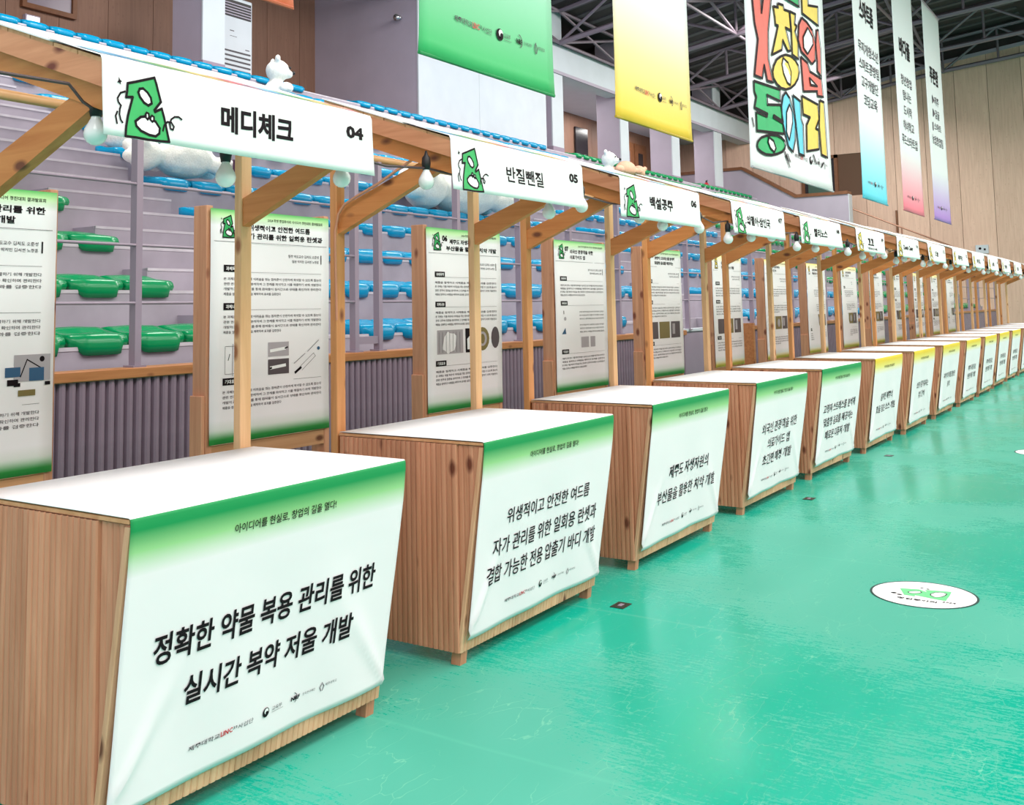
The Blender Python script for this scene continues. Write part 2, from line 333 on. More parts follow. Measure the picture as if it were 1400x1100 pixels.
# wooden cap and ribbed front wall
wf = put('wall_front', None, kind='structure')
for a, b in ((1.2, 12.9), (15.6, XS1)):
    put('backing', bxm('backing', plain('dark_backing', (64, 52, 62), .8), a, b, 3.02, 3.06, 0, 1.05), wf)
    put('wood_cap', bxm('wood_cap', W_CAP, a, b, 2.965, 3.11, 1.045, 1.11, bevel=.006), wf)
bm = bmesh.new(); prism(bm, [(0,0),(.008,-.026),(.02,-.036),(.038,-.036),(.05,-.026),(.058,0)], .0, 1.045, 'Z'); slat = mk('slat', bm, M_SLAT)
for i in range(150):
    put('slat', slat, wf, (2.7+.068*i, 3.02, 0))
bm = bmesh.new(); x = 15.6
while x < XS1: prism(bm, [(x,3.02),(x+.01,2.99),(x+.045,2.99),(x+.055,3.02)], 0, 1.045, 'Z'); x += .068
x = 1.2
while x < 2.66: prism(bm, [(x,3.02),(x+.01,2.99),(x+.045,2.99),(x+.055,3.02)], 0, 1.045, 'Z'); x += .068
put('slat_run', mk('slat_run', bm, M_SLAT), wf, kind='stuff')
put('entry_frame', bxm('entry_frame', W_CAP, 15.0, 15.08, 2.96, 3.12, 0, 1.15), wf); put('entry_frame', bxm('entry_frame', W_CAP, 15.52, 15.6, 2.96, 3.12, 0, 1.15), wf)

# guard rail along the front of the stand
gr = thing('guard_rail', 'grey steel guard rail with round wooden handrail along the front of the bleachers', 'railing', (0, 3.03, 1.11))
posts = [2.0, 4.08, 6.2, 6.5, 7.65, 8.75, 9.8, 11.0, 12.0, 13.1, 15.7, 17.8, 19.9, 22, 24.1, 26.2, 28.3, 30.4, 32.5, 34.6, 36.7, 38.8, 40.9, 42.8]
bm = bmesh.new(); box(bm, -.024, .024, -.03, .03, 0, 1.56); box(bm, -.05, .05, -.05, .05, 0, .012); pm = mk('post', bm, M_METAL)
for x in posts: put('post', pm, gr, (x, 0, 0))
def xrail(z, y, mat, r, name, segs=((-1, 6.2), (6.5, 42.8))):
    for a, b in segs:
        bm = bmesh.new(); tube(bm, (a, y, z), (b, y, z), r, 8); put(name, mk(name, bm, mat, True), gr)
for z in (.40, .765, 1.155): xrail(z, -.02, M_METAL, .010, 'rail')
xrail(1.585, 0, W_HAND, .032, 'handrail', ((-1, 42.8),))
put('cross_piece', bxm('cross_piece', M_METAL, 6.2, 6.5, -.02, .02, .06, .12), gr)

# ------------------------------------------------------------------ stadium seats
def seat_mesh(mat):
    nx, ny = 12, 8; Wd, Dp = .45, .40
    bm = bmesh.new(); g = []
    for j in range(ny+1):
        row = []
        for i in range(nx+1):
            a = i/nx*2-1; b = j/ny
            x = a*Wd/2; y = b*Dp
            h = .085 + .055*b**1.6 - .035*math.exp(-((b-.5)/.28)**2)*(1-a*a) + .012*math.cos(a*math.pi*1.0)*(1-b)*b*4+.004
            ed = max(0, (abs(a)-.84)/.16); h -= .006*ed**2
            if j == 0: h -= .02; y += .05/(1+math.exp(-(abs(a)-.74)*26))
            if j == 1: y += .025/(1+math.exp(-(abs(a)-.74)*26))
            if j == ny: h -= .02
            row.append(bm.verts.new((x, y, h)))
        g.append(row)
    for j in range(ny):
        for i in range(nx): bm.faces.new((g[j][i], g[j][i+1], g[j+1][i+1], g[j+1][i]))
    ring = g[0] + [g[j][nx] for j in range(1, ny+1)] + [g[ny][i] for i in range(nx-1, -1, -1)] + [g[j][0] for j in range(ny-1, 0, -1)]
    low = []
    for ri, v in enumerate(ring):
        fr = ri <= nx
        a = v.co.x/(Wd/2); b = v.co.y/Dp
        lobe = 1/(1+math.exp((abs(a)-.75)*26))
        zb = .0 - (.055*lobe if fr else 0)
        low.append((bm.verts.new((v.co.x*1.0, v.co.y-(.014 if fr else 0), (v.co.z+zb)/2)), bm.verts.new((v.co.x*.985, v.co.y+(.004 if fr else 0), zb))))
    n = len(ring)
    for i in range(n):
        j = (i+1) % n
        bm.faces.new((ring[i], ring[j], low[j][0], low[i][0])); bm.faces.new((low[i][0], low[j][0], low[j][1], low[i][1]))
    bm.faces.new([l[1] for l in low][::-1])
    return mk('seat', bm, mat, True)
SEAT = {'green': seat_mesh(M_SEATG), 'blue': seat_mesh(M_SEATB)}
P_ = .485
def seats():
    out = []
    bounds = [XS0+.3] + [v for a in AISLES for v in a] + [XS1-.5]
    for k in range(NR):
        for s in range(0, len(bounds), 2):
            a, b = bounds[s], bounds[s+1]
            xs = []
            if s == 0:
                x = b - P_/2 - .02
                while x > a: xs.append(x); x -= P_
            else:
                x = a + P_/2 + .02
                while x < b-.1: xs.append(x); x += P_
            for q, x in enumerate(xs):
                if k == 0 and 12.3 < x < 15.9: continue
                colr = 'green' if (s == 0 and k < NR-1) or x > 26 else 'blue'
                out.append((k, s//2, q, x, T_Y+T_D*k-.035, T_Z+T_R*k, colr))
    return out
ALL = seats()
# the 300 seats that show largest between the booths, as row, section: places
VISD = {(0,0):[0,1,2,3],(0,1):[0,1,2,4,5,6,7,10],(0,2):[0,1,2,5,6,7,8,9,10,11,12,13,15,16],(0,3):[0,1,3,5,6,8,10,13],(0,4):[0,1,2,3,4,5,6,8,9,10,11],(1,0):[0,1,2],(1,1):[1,2,3,6,7,8,9,13,14,15],(1,2):[0,3,4,5,6,10,11,12,15,16],(1,3):[0,1,6,7,8,9,10,12,13,15,16],(1,4):[9,11],(2,0):[0,1],(2,1):[2,3,4,5,9,10,11,12,16],(2,2):[1,2,3,4,7,8,9,10,11,15,16],(2,3):[0,1,2,3,6,7,9,13,14,16],(2,4):[0,2,3],(3,0):[0],(3,1):[0,4,5,6,7,11,12],(3,2):[1,4,5,6,7,8,11,12,13,14,15],(3,3):[6,7,12,13],(3,4):[0,1,3],(4,1):[0,1,2,3,4,5,6,7,8,9,10,11,12,13,15,16],(4,2):[0,1,2,3,5,6,9,10,11,12,13],(4,3):[0,1,2,11,12,13],(4,4):[0,1,2,10],(5,1):[0,1,2,3,4,5,6,7,8,9,10,11,12,13,14,15,16],(5,2):[0,2,3,4,5,6,7,10,11,12,15,16],(5,3):[0,5,6,7,9,10],(5,4):[0,1,11],(6,1):[11,12],(6,2):[8],(6,3):[0,1,2,3,14,15,16],(6,4):[6,7,10],(7,1):[0,12,13,14,15],(7,2):[7,8],(8,1):[0],(11,3):[3,4],(12,1):[3,4,5,6,7,8,9,10,11,12,13,14,15,16],(12,2):[0,1,2,3,4,5,6,7,8,9,10,11,12,13,14,15,16],(12,3):[0,1,2,3,4,5,6,7,8,9,10,11,12,13,14,15,16],(12,4):[0,1,2,3,4,5,6,7,8,9,10,11]}
VIS = set((k, s_, q) for (k, s_), l in VISD.items() for q in l)
ind = [s for s in ALL if (s[0], s[1], s[2]) in VIS]
indset = set((s[0], s[1], s[2]) for s in ind)
SECN = ['left of the first aisle', 'between the first and second aisles', 'between the second and third aisles', 'between the third and fourth aisles', 'past the fourth aisle']
for k, sec, q, x, y, z, cl in ind:
    place = ('%s seat along from the %s aisle' % (ordn(q), ORD[max(0, sec-1)])) if sec else '%s seat back from the first aisle' % ordn(q)
    thing('stadium_seat', '%s plastic stadium seat in the %s row up, %s' % (cl, ORD[k], place), 'seat', (x, y, z), 0,
          'moulded plastic seats on the bleachers', SEAT[cl])
for cl in ('green', 'blue'):
    v, f = [], []
    src = SEAT[cl]; sv = [tuple(p.co) for p in src.vertices]; sf = [tuple(p.vertices) for p in src.polygons]
    for k, sec, q, x, y, z, c in ALL:
        if c != cl or (k, sec, q) in indset: continue
        b = len(v); v += [(a+x, b_+y, c_+z) for a, b_, c_ in sv]; f += [tuple(i+b for i in t) for t in sf]
    me = bpy.data.meshes.new('seat_rows'); me.from_pydata(v, [], f); me.materials.append(M_SEATG if cl == 'green' else M_SEATB)
    me.polygons.foreach_set('use_smooth', [True]*len(me.polygons))
    put('seat_rows', me, kind='stuff', label='remaining rows of %s plastic seats on the bleachers' % cl, category='seats')

# ------------------------------------------------------------------ upper concourse wall
ZW = T_Z+T_R*12
back = put('wall_back', None, kind='structure')
put('wall_base', bxm('wall_base', M_VIOLET, -4, 45.2, 16.35, 16.6, 4, 11.5), back)
x = -2.0
while x < 45:
    if not (10.8 < x+.6 < 13.1 and False):
        put('wall_panel', bxm('wall_panel', W_WALL, x+.006, x+1.194, 16.3, 16.35, ZW, 11.4), back)
    x += 1.2
cols = [(-.6, .5, 13.7), (6.3, .55, 13.7), (13.2, .55, 13.7), (27.0, .68, 13.7), (31.75, .62, 13.7), (36.2, .7, 13.7), (40.65, .85, 13.7)]
for x, wd, yb in cols:
    c = put('column', None, kind='structure')
    put('shaft', bxm('shaft', [M_VIOLET], x, x+wd, 12.83, yb, ZW+.42, 11), c)
    put('front_face', bxm('front_face', M_WHITEP, x-.01, x+wd+.01, 12.8, 12.84, ZW+.42, 11), c)
    put('plinth', bxm('plinth', M_CONCD, x-.012, x+wd+.012, 12.79, yb+.01, ZW, ZW+.42), c)
c = put('pier', None, kind='structure')
put('pier_body', bxm('pier_body', M_VIOLET, 20.2, 26.6, 12.83, 16.3, ZW, 11), c)
for a, b in ((20.19, 22.95), (22.96, 26.61)): put('face_panel', bxm('face_panel', M_WHITEP, a, b, 12.8, 12.84, ZW+.1, 11), c)
bm = bmesh.new(); box(bm, 26.6, 45, 12.78, 13.3, 8.62, 9.55); put('beam', mk('beam', bm, M_WHITEP), kind='structure')
put('trim_1', bxm('trim_1', M_DARK, 26.6, 45, 12.74, 12.8, 9.55, 9.68), kind='structure')
put('trim_2', bxm('trim_2', M_VIOLET, 26.6, 45, 12.76, 12.8, 8.62, 8.72), kind='structure')
bm = bmesh.new(); box(bm, 26.6, 45, 13.3, 16.3, 8.9, 9.0); put('concourse_ceiling', mk('concourse_ceiling', bm, M_WHITEP), kind='structure')
# window in the brown wall and paired doors further along
def framed(name, label, cat, x0, x1, z0, z1, y, pane_mat, n=1):
    t = put(name, None, loc=(x0, y, z0), kind='structure')
    w_, h_ = x1-x0, z1-z0; f = .1
    bm = bmesh.new(); box(bm, 0, f, -.1, 0, 0, h_); box(bm, w_-f, w_, -.1, 0, 0, h_); box(bm, f, w_-f, -.1, 0, 0, f); box(bm, f, w_-f, -.1, 0, h_-f, h_)
    put('window_frame', mk('window_frame', bm, W_FRAME), t)
    for i in range(n):
        a = f+(w_-2*f)/n*i; put('pane', bxm('pane', pane_mat, a+.01, a+(w_-2*f)/n-.01, -.05, -.02, f, h_-f), t)
    return t
M_PANE = plain('pale_pane', (150, 138, 150), .25); M_PANED = plain('dark_pane', (40, 36, 40), .15)
framed('window_1', '', '', 11.5, 12.75, 7.62, 9.3, 16.29, M_PANE)
framed('window_2', '', '', 9.8, 11.05, 7.72, 9.4, 16.29, M_PANE)
for k, x in enumerate((39.0, 40.3)):
    d = put('door_%d' % (k+1), None, loc=(x, 16.27, ZW), kind='structure')
    put('door_leaf', bxm('door_leaf', W_FRAME, 0, 1.15, -.06, 0, 0, 2.5), d)
    put('pane', bxm('pane', M_PANE if k == 0 else M_PANED, .3, .72, -.08, -.05, 1.0, 2.1), d)
    put('door_handle', bxm('door_handle', M_METAL, .95, 1.0, -.12, -.05, 1.0, 1.2), d)
d = put('door_3', None, loc=(34.9, 16.27, ZW), kind='structure')
put('door_leaf', bxm('door_leaf', M_PANED, 0, 1.0, -.06, 0, 0, 2.5), d)
# floor standing air conditioner
ac = thing('air_conditioner', 'tall white floor-standing air conditioner beside the pale column under the brown wall', 'air conditioner', (14.33, 13.6, ZW))
put('cabinet_body', bxm('cabinet_body', M_WHITEP, 0, .95, 0, .5, 0, 2.2, bevel=.02), ac)
put('grille', bxm('grille', M_BLACK, .05, .90, -.012, .02, 1.76, 2.12), ac)
for i in range(5): put('louvre', bxm('louvre', M_VIOLET, .06, .89, -.03, -.012, 1.79+.06*i, 1.81+.06*i), ac)
for i in range(9): put('slot', bxm('slot', plain('slot_grey', (70, 66, 72), .6), .06, .89, -.008, .02, .2+.1*i, .235+.1*i), ac)
pr = Print([M_GREYINK]); pr.rect(.3, .42, 1.45, 1.47, M_GREYINK); pr.rect(.3, .5, 1.34, 1.35, M_GREYINK); pr.rect(.74, .86, 1.1, 1.12, M_GREYINK)
put_print('lettering', pr.mesh('lettering', lambda u, v, l: (u, -.002, v)), ac)
# fire extinguisher, wall lamp, exit lamp
fe = thing('fire_extinguisher', 'small red fire extinguisher standing beside the last white column up on the concourse', 'extinguisher', (40.35, 13.1, ZW))
bm = bmesh.new(); lathe(bm, [(0, 0), (.11, 0), (.12, .05), (.12, .42), (.07, .52), (.04, .55), (0, .55)]); put('cylinder', mk('cylinder', bm, plain('red_paint', (180, 30, 50), .35), True), fe)
bm = bmesh.new(); tube(bm, (0, 0, .55), (0, 0, .62), .035); tube(bm, (-.02, 0, .62), (.14, 0, .66), .015); tube(bm, (.1, 0, .6), (.16, 0, .3), .015); put('valve', mk('valve', bm, M_BLACK), fe)
sl = thing('spot_lamp', 'small chrome spot lamp fixed high on the grey side of the wide pier', 'lamp', (20.15, 13.35, 8.85))
bm = bmesh.new(); tube(bm, (.05, 0, 0), (-.03, 0, 0), .05); tube(bm, (-.03, 0, 0), (-.2, -.05, -.05), .03, 10, .09); put('lamp_shade', mk('lamp_shade', bm, plain('chrome', (200, 200, 205), .2, .8), True), sl)
el = thing('emergency_light', 'small glowing white box lamp on the brown wall above the top row of blue seats', 'lamp', (11.6, 16.25, 7.22))
put('housing', bxm('housing', M_VIOLET, -.03, .30, -.06, .04, -.06, .26), el)
em = bpy.data.materials.new('lit_panel'); em.use_nodes = True; b = em.node_tree.nodes['Principled BSDF']; b.inputs['Emission Color'].default_value = (1, 1, 1, 1); b.inputs['Emission Strength'].default_value = 1.3
put('lit_face', bxm('lit_face', em, .0, .27, -.08, -.06, -.03, .23), el)

# ------------------------------------------------------------------ end wall
we = put('wall_end', None, kind='structure')
bm = bmesh.new()
pro = [(16.6, 9.2), (12.8, 9.75), (9.2, 10.36), (5.2, 11.1), (1.7, 11.5), (-4, 12.2), (-16, 12.2), (-16, 0), (16.6, 0)]
prism(bm, pro, 45.04, 45.3); put('wall_base', mk('wall_base', bm, plain('dark_joint', (96, 70, 54), .8)), we)
def ztop(y):
    pts = sorted((a, b) for a, b in pro if b > 0)
    for (a, b), (c, d_) in zip(pts, pts[1:]):
        if a <= y <= c: return b+(d_-b)*(y-a)/(c-a)
    return pts[0][1] if y < pts[0][0] else pts[-1][1]
y = 16.3
edges = []
while y > -15.5:
    edges.append((y-1.2, y)); y -= 1.2
for a, b in edges:
    hole = b > 9.1 and a < 10.2
    bm = bmesh.new()
    a_, b_ = a+.008, b-.008
    if not hole: prism(bm, [(a_, 0), (b_, 0), (b_, ztop(b_)-.02), (a_, ztop(a_)-.02)], 45.0, 45.04)
    else:
        prism(bm, [(a_, 0), (b_, 0), (b_, 5.95), (a_, 5.95)], 45.0, 45.04)
        prism(bm, [(a_, 7.75), (b_, 7.75), (b_, ztop(b_)-.02), (a_, ztop(a_)-.02)], 45.0, 45.04)
    put('wall_panel', mk('wall_panel', bm, W_END), we)
bm = bmesh.new()
for (a, b), (c, d_) in zip(pro, pro[1:7]): prism(bm, [(a, b-.12), (a, b+.02), (c, d_+.02), (c, d_-.12)], 44.93, 45.0)
put('top_trim', mk('top_trim', bm, M_VIOLET), we)
bm = bmesh.new()
prism(bm, [(a, b) for a, b in pro[:7]] + [(a, b+1.3) for a, b in pro[6::-1]], 45.04, 45.3); put('gable', mk('gable', bm, M_DARK), we)
put('seam_post', bxm('seam_post', W_FRAME, 44.94, 45, 6.7, 6.78, 0, 5.2), we)
d = put('door_4', None, loc=(44.98, 9.0, 5.95), kind='structure')
bm = bmesh.new(); box(bm, -.06, .06, 0, .14, 0, 1.8); box(bm, -.06, .06, 1.4, 1.54, 0, 1.8); box(bm, -.06, .06, 0, 1.54, 1.66, 1.8); put('door_frame', mk('door_frame', bm, W_FRAME), d)
put('door_leaf', bxm('door_leaf', M_PANED, -.02, .04, .14, 1.4, 0, 1.66), d)
put('board', bxm('board', plain('dull_green', (64, 92, 80), .6), -.26, -.22, .3, 1.2, 0, .75), d); put('sill', bxm('sill', W_FRAME, -.3, -.06, 0, 1.54, -.05, 0), d)
sp = thing('wall_sign', 'small white sign with dark print on the tan end wall just above the booth roofs', 'sign', (44.97, 3.42, 3.28), me=bxm('wall_sign', M_WHITEP, -.02, .02, 0, .46, 0, .34))
pr = Print([M_INK]); pr.disc(.30, .2, .05, .05, M_INK); pr.rect(.1, .17, .12, .2, M_INK); put_print('lettering', pr.mesh('lettering', lambda u, v, l: (-.025, u, v)), sp)

ws = put('wall_side', None, kind='structure')
put('wall_base', bxm('wall_base', plain('dark_joint', (96, 70, 54), .8), -8, 45.3, -16.3, -16.04, 0, 13.2), ws)
for q in range(22): put('wall_panel', bxm('wall_panel', W_END, -8+2.4*q+.01, -8+2.4*(q+1)-.01, -16.04, -16, 0, 12.3), ws)
# stair side wall closing the stand
sw = put('stair_side_wall', None, kind='structure')
pl = [(16.2, 5.2), (16.2, 7.2), (12.5, 7.2), (10.28, 5.83), (8.15, 5.83), (8.15, 3.6), (9.0, 3.6)]
bm = bmesh.new(); prism(bm, pl, 43.0, 43.5); put('wall_body', mk('wall_body', bm, M_VIOLET), sw); put('end_face', bxm('end_face', M_WHITEP, 43.0, 43.5, 8.12, 8.15, 3.6, 5.83), sw)
bm = bmesh.new()
top = pl[1:5]
for (a, b), (c, d_) in zip(top, top[1:]): prism(bm, [(a, b), (a, b+.13), (c, d_+.13), (c, d_)], 42.94, 43.56)
put('wood_coping', mk('wood_coping', bm, W_FRAME), sw)
hr = put('handrail', None, sw, (43.6, 8.5, 0))
bm = bmesh.new(); tube(bm, (0, 0, 5.26), (0, -.25, 5.3), .03); tube(bm, (0, -.25, 5.3), (0, -4.1, 3.5), .03); tube(bm, (0, 0, 5.26), (0, 0, 3.6), .03); tube(bm, (0, -2.2, 4.38), (0, -2.2, 2.4), .03)
put('rail', mk('rail', bm, plain('bronze_rail', (150, 110, 90), .35, .4)), hr)

# ------------------------------------------------------------------ roof and trusses
roof = put('ceiling', None, kind='structure')
def zr(y): return ztop(y)+.55
ys = [16.6, 12.8, 9.2, 5.2, 1.7, -4, -16]
bm = bmesh.new()
for a, b in zip(ys, ys[1:]):
    za, zb = ztop(a)+.9, ztop(b)+.9
    prism(bm, [(a, za), (b, zb), (b, zb+.1), (a, za+.1)], -6, 45.3)
put('roof_deck', mk('roof_deck', bm, M_DARK), roof)
bm = bmesh.new()
for i in range(34):
    x = 14+.9*i
    for a, b in zip(ys[1:4], ys[2:5]): prism(bm, [(a, ztop(a)+.86), (b, ztop(b)+.86), (b, ztop(b)+.9), (a, ztop(a)+.9)], x, x+.25)
put('deck_ribs', mk('deck_ribs', bm, plain('deck_rib', (84, 78, 84), .7)), roof, kind='stuff')
for x0, x1 in ((26.7, 31.6), (31.8, 36.2)):
    put('roof_panel', bxm('roof_panel', M_BROWN, x0, x1, 13.3, 16.3, 9.02, 9.1), roof)
bm = bmesh.new(); box(bm, 26.6, 45, 16.0, 16.3, 9.0, 11.3); put('upper_back_wall', mk('upper_back_wall', bm, M_BROWN), roof)
TX = [13.2, 17.8, 22.4, 27.2, 31.7, 36.3, 40.9, 44.6]
def chord(y, off): return ztop(y)+off
nodes = [12.6, 10.6, 8.6, 6.6, 4.6, 2.6, .6, -1.4, -3.4]
for x in TX:
    t = put('roof_truss', None, kind='structure')
    bm = bmesh.new(); lo = lambda y: ztop(y)-.25-.03*(12.6-y); hi = lambda y: ztop(y)+.75
    for j, (a, b) in enumerate(zip(nodes, nodes[1:])):
        tube(bm, (x, a, lo(a)), (x, b, lo(b)), .085, 6); tube(bm, (x, a, hi(a)), (x, b, hi(b)), .075, 6)
        if j % 2 == 0: tube(bm, (x, a, lo(a)), (x, b, hi(b)), .05, 6)
        else: tube(bm, (x, a, hi(a)), (x, b, lo(b)), .05, 6)
        tube(bm, (x, b, lo(b)), (x, b, hi(b)), .045, 6)
    put('truss_frame', mk('truss_frame', bm, M_TRUSS), t)
for y in (12.6, 8.6, 4.6, .6):
    bm = bmesh.new()
    for a, b in zip(TX, TX[1:]):
        tube(bm, (a, y, lo(y)), (b, y, hi(y)), .05, 6); tube(bm, (a, y, hi(y)), (b, y, lo(y)), .05, 6); tube(bm, (a, y, hi(y)), (b, y, hi(y)), .06, 6)
        tube(bm, (a, y, lo(y)), (b, y, lo(y)), .05, 6)
    put('cross_bracing', mk('cross_bracing', bm, M_TRUSS), kind='structure')

# ------------------------------------------------------------------ hanging banners (plane y = 3)
YB = 3.0
def cloth_grid(x0, x1, z0, z1, nx, nz, fn):
    v, f = [], []
    for j in range(nz+1):
        for i in range(nx+1): v.append(fn(x0+(x1-x0)*i/nx, z0+(z1-z0)*j/nz))
    for j in range(nz):
        for i in range(nx): a = j*(nx+1)+i; f.append((a, a+1, a+nx+2, a+nx+1))
    return v, f
def cloth_mesh(name, mat, v, f):
    me = bpy.data.meshes.new(name); me.from_pydata(v, [], f); me.materials.append(mat); me.polygons.foreach_set('use_smooth', [True]*len(f)); return me
def solid(o, t=.003):
    md = o.modifiers.new('thickness', 'SOLIDIFY'); md.thickness = t; md.offset = 1; return o
WHT = (230, 236, 240)
BAN = [
 ('coral', 2.9, 5.42, 3.72, (240, 128, 90), 1.6, None, 'coral hanging banner whose lower corner shows above the first sign'),
 ('green', 7.06, 9.45, 3.70, (52, 184, 108), 1.9, None, 'white hanging banner fading to green at its foot, beside the wide pier'),
 ('yellow', 10.99, 13.35, 3.70, (238, 206, 66), 1.8, None, 'white hanging banner fading to yellow at its foot'),
 ('poster', 15.90, 20.62, 3.61, WHT, 1, None, 'wide white hanging banner of big hand-drawn letters in red, yellow, green and blue'),
 ('blue', 23.05, 25.4, 3.69, (96, 216, 240), 1.75, ('스마트폼', ['무지개청소년', '스마트공방팀', '교구개발단', '코딩교육']), 'white hanging banner fading to sky blue at its foot, right of the big lettered banner'),
 ('pink', 27.2, 29.75, 3.71, (244, 130, 150), 1.6, ('바다풀', ['청년창업', '탐나는', '도시락', '해녀학교', '푸드스타트업']), 'white hanging banner fading to pink at its foot'),
 ('purple', 31.3, 33.9, 3.74, (176, 136, 214), 1.5, ('푸른팜', ['▶제주', '▶감귤', '▮스마트', '농업창업팀']), 'white hanging banner fading to purple at its foot, the last of the hanging row'),
]
for nm, x0, x1, z0, colr, gh, txt, lab in BAN:
    zt = {'purple': 10.1}.get(nm, 10.55)
    x0r, x1r = 0, x1-x0; ph = x0*3.1
    def fn(x, z, x1r=x1r, ph=ph, z0=z0):
        s = 1-(z-z0)/7; flare = math.exp(-(z-z0)/.28)
        return (x + flare*.035*(x/x1r*2-1), .02*math.sin(x*2.4+ph+z*.5)*s - flare*.05*math.sin(x/x1r*3.14), z)
    v, f = cloth_grid(x0r, x1r, z0, zt, 16, 44, fn)
    mt = gradient('cloth_'+nm, [(0, colr), (.10, colr), (.5, tuple((a+b)//2 for a, b in zip(colr, WHT))), (1, WHT)], z0, z0+gh, .55)
    t = thing('hanging_banner', lab, 'banner', (x0, YB, 0), 0, 'banners hanging from the roof trusses')
    solid(put('banner_cloth', cloth_mesh('banner_cloth', mt, v, f), t), .006)
    bm = bmesh.new(); tube(bm, (-.05, .0, zt), (x1r+.05, .0, zt), .03); put('hanging_rod', mk('hanging_rod', bm, M_METAL), t)
    bm = bmesh.new(); tube(bm, (-.02, -.02, z0+.01), (x1r+.02, -.02, z0+.01), .018); put('bottom_rod', mk('bottom_rod', bm, plain('rod_'+nm, tuple(int(v_*.8) for v_ in colr), .5)), t)
    P = Print([M_INK, M_GREYINK, M_RED, M_WHITEI, M_GREEN, M_YELLOWI, plain('poster_red', (226, 104, 92), .6, noise=.05), plain('poster_blue', (96, 205, 232), .6, noise=.08), plain('poster_green', (30, 172, 104), .6, noise=.06), plain('poster_yellow', (236, 206, 92), .6, noise=.05)])
    if nm == 'poster': logos(P, 2.3, 4.3, z0+.42, .12)
    elif nm in ('green', 'yellow'): logos(P, .55, 2.15, z0+.42, .1)
    elif nm == 'coral': pass
    else: logos(P, .5, 2.0, z0+.36, .1)
    if txt:
        zb = 8.3
        P.text(txt[0], .62, 1.85, zb-.5, zb, M_INK, .03)
        for q, s in enumerate(txt[1]):
            zz = {'blue': 7.3, 'pink': 7.32, 'purple': 7.45}[nm]-q*.40; hw = .15*len(s)
            P.text(s, 1.25-hw, 1.25+hw, zz-.27, zz, M_GREYINK, .01)
    if nm == 'poster':
        cm = {'R': 'poster_red', 'G': 'poster_green', 'Y': 'poster_yellow', 'B': 'poster_blue'}
        for c, o, h in [
('R',[(16.2,6.51),(16.61,6.61),(16.63,6.29),(16.78,6.65),(17.22,6.76),(16.93,6.05),(16.88,5.55),(17.07,5.18),(16.78,5.16),(16.66,5.41),(16.54,5.16),(16.19,5.15),(16.41,5.8),(16.28,6.05)],None),
('G',[(17.69,6.87),(18.87,7.17),(18.86,6.92)],None),
('Y',[(17.29,6.56),(17.59,6.61),(17.58,6.68),(17.91,6.73),(17.96,6.66),(18.27,6.7),(18.32,6.36),(18.0,6.34),(18.27,5.98),(18.09,5.93),(17.79,6.07),(17.68,5.87),(17.07,5.66),(17.53,6.27),(17.37,6.25),(17.36,6.39)],None),
('Y',[(18.31,6.71),(18.63,6.73),(18.56,6.53),(18.68,6.52),(18.56,6.39),(18.72,6.23),(18.7,5.9),(18.36,5.92),(18.36,6.36)],None),
('Y',[(18.72,5.67),(18.63,5.53),(18.43,5.39),(18.14,5.27),(17.82,5.19),(17.51,5.16),(17.27,5.19),(17.11,5.26),(17.07,5.37),(17.15,5.49),(17.33,5.63),(17.6,5.74),(17.91,5.83),(18.23,5.87),(18.5,5.85),(18.67,5.78)],[(17.74,5.74),(18.05,5.71),(18.22,5.57),(18.13,5.32),(17.94,5.33),(17.72,5.46),(17.64,5.61)]),
('R',[(19.0,6.75),(19.3,6.73),(19.65,6.65),(19.84,6.43),(19.75,6.08),(19.51,5.96),(19.19,6.03),(18.9,6.08),(18.74,6.27),(18.82,6.59)],[(19.34,6.63),(19.63,6.51),(19.64,6.37),(19.26,6.11),(19.04,6.18),(19.04,6.39)]),
('R',[(19.98,6.73),(20.11,6.75),(20.22,6.41),(20.15,5.83),(19.87,5.89),(19.91,6.11),(19.85,6.41)],None),
('R',[(18.85,5.98),(19.23,5.93),(19.36,5.79),(20.14,5.79),(20.21,5.44),(19.79,5.39),(19.77,5.48),(18.93,5.34)],[(19.31,5.66),(19.79,5.58),(19.38,5.54)]),
('Y',[(19.05,7.21),(19.45,7.31),(19.45,7.09),(20.16,7.23),(20.13,6.84),(19.05,6.84)],None),
('G',[(16.15,5.05),(17.44,5.12),(17.41,4.91),(16.73,4.91),(16.74,4.75),(17.43,4.85),(17.52,4.57),(17.02,4.61),(17.0,4.57),(17.49,4.54),(17.54,4.36),(16.21,4.24),(16.21,4.55),(16.69,4.54),(16.72,4.59),(16.13,4.61),(16.24,4.8),(16.15,4.88)],None),
('G',[(17.57,4.17),(17.51,4.1),(17.34,4.02),(17.1,3.96),(16.83,3.91),(16.57,3.89),(16.36,3.91),(16.23,3.94),(16.19,4.0),(16.24,4.07),(16.39,4.15),(16.62,4.21),(16.88,4.26),(17.15,4.28),(17.38,4.27),(17.53,4.23)],[(16.74,4.2),(16.95,4.16),(17.04,4.05),(16.95,3.97),(16.79,4.02),(16.7,4.11)]),
('B',[(17.8,5.14),(18.04,5.07),(18.25,4.85),(18.34,4.66),(18.26,4.35),(18.03,4.1),(17.77,4.16),(17.64,4.34),(17.47,4.59),(17.48,4.84),(17.61,5.04)],[(18.0,4.95),(18.14,4.84),(18.14,4.65),(17.84,4.29),(17.7,4.41),(17.78,4.78)]),
('B',[(18.27,5.16),(18.72,5.12),(18.72,4.79),(18.82,4.7),(18.8,4.35),(18.79,4.12),(18.48,4.12),(18.41,4.5),(18.31,4.93)],None),
('Y',[(18.82,5.24),(19.76,5.22),(19.8,4.94),(19.55,4.73),(19.73,4.72),(19.69,4.35),(18.98,4.23),(19.03,4.73),(19.24,4.9),(18.86,4.9)],None),
('Y',[(19.92,5.33),(20.23,5.34),(20.25,4.93),(20.26,4.25),(19.85,4.26),(19.79,4.8)],None)]:
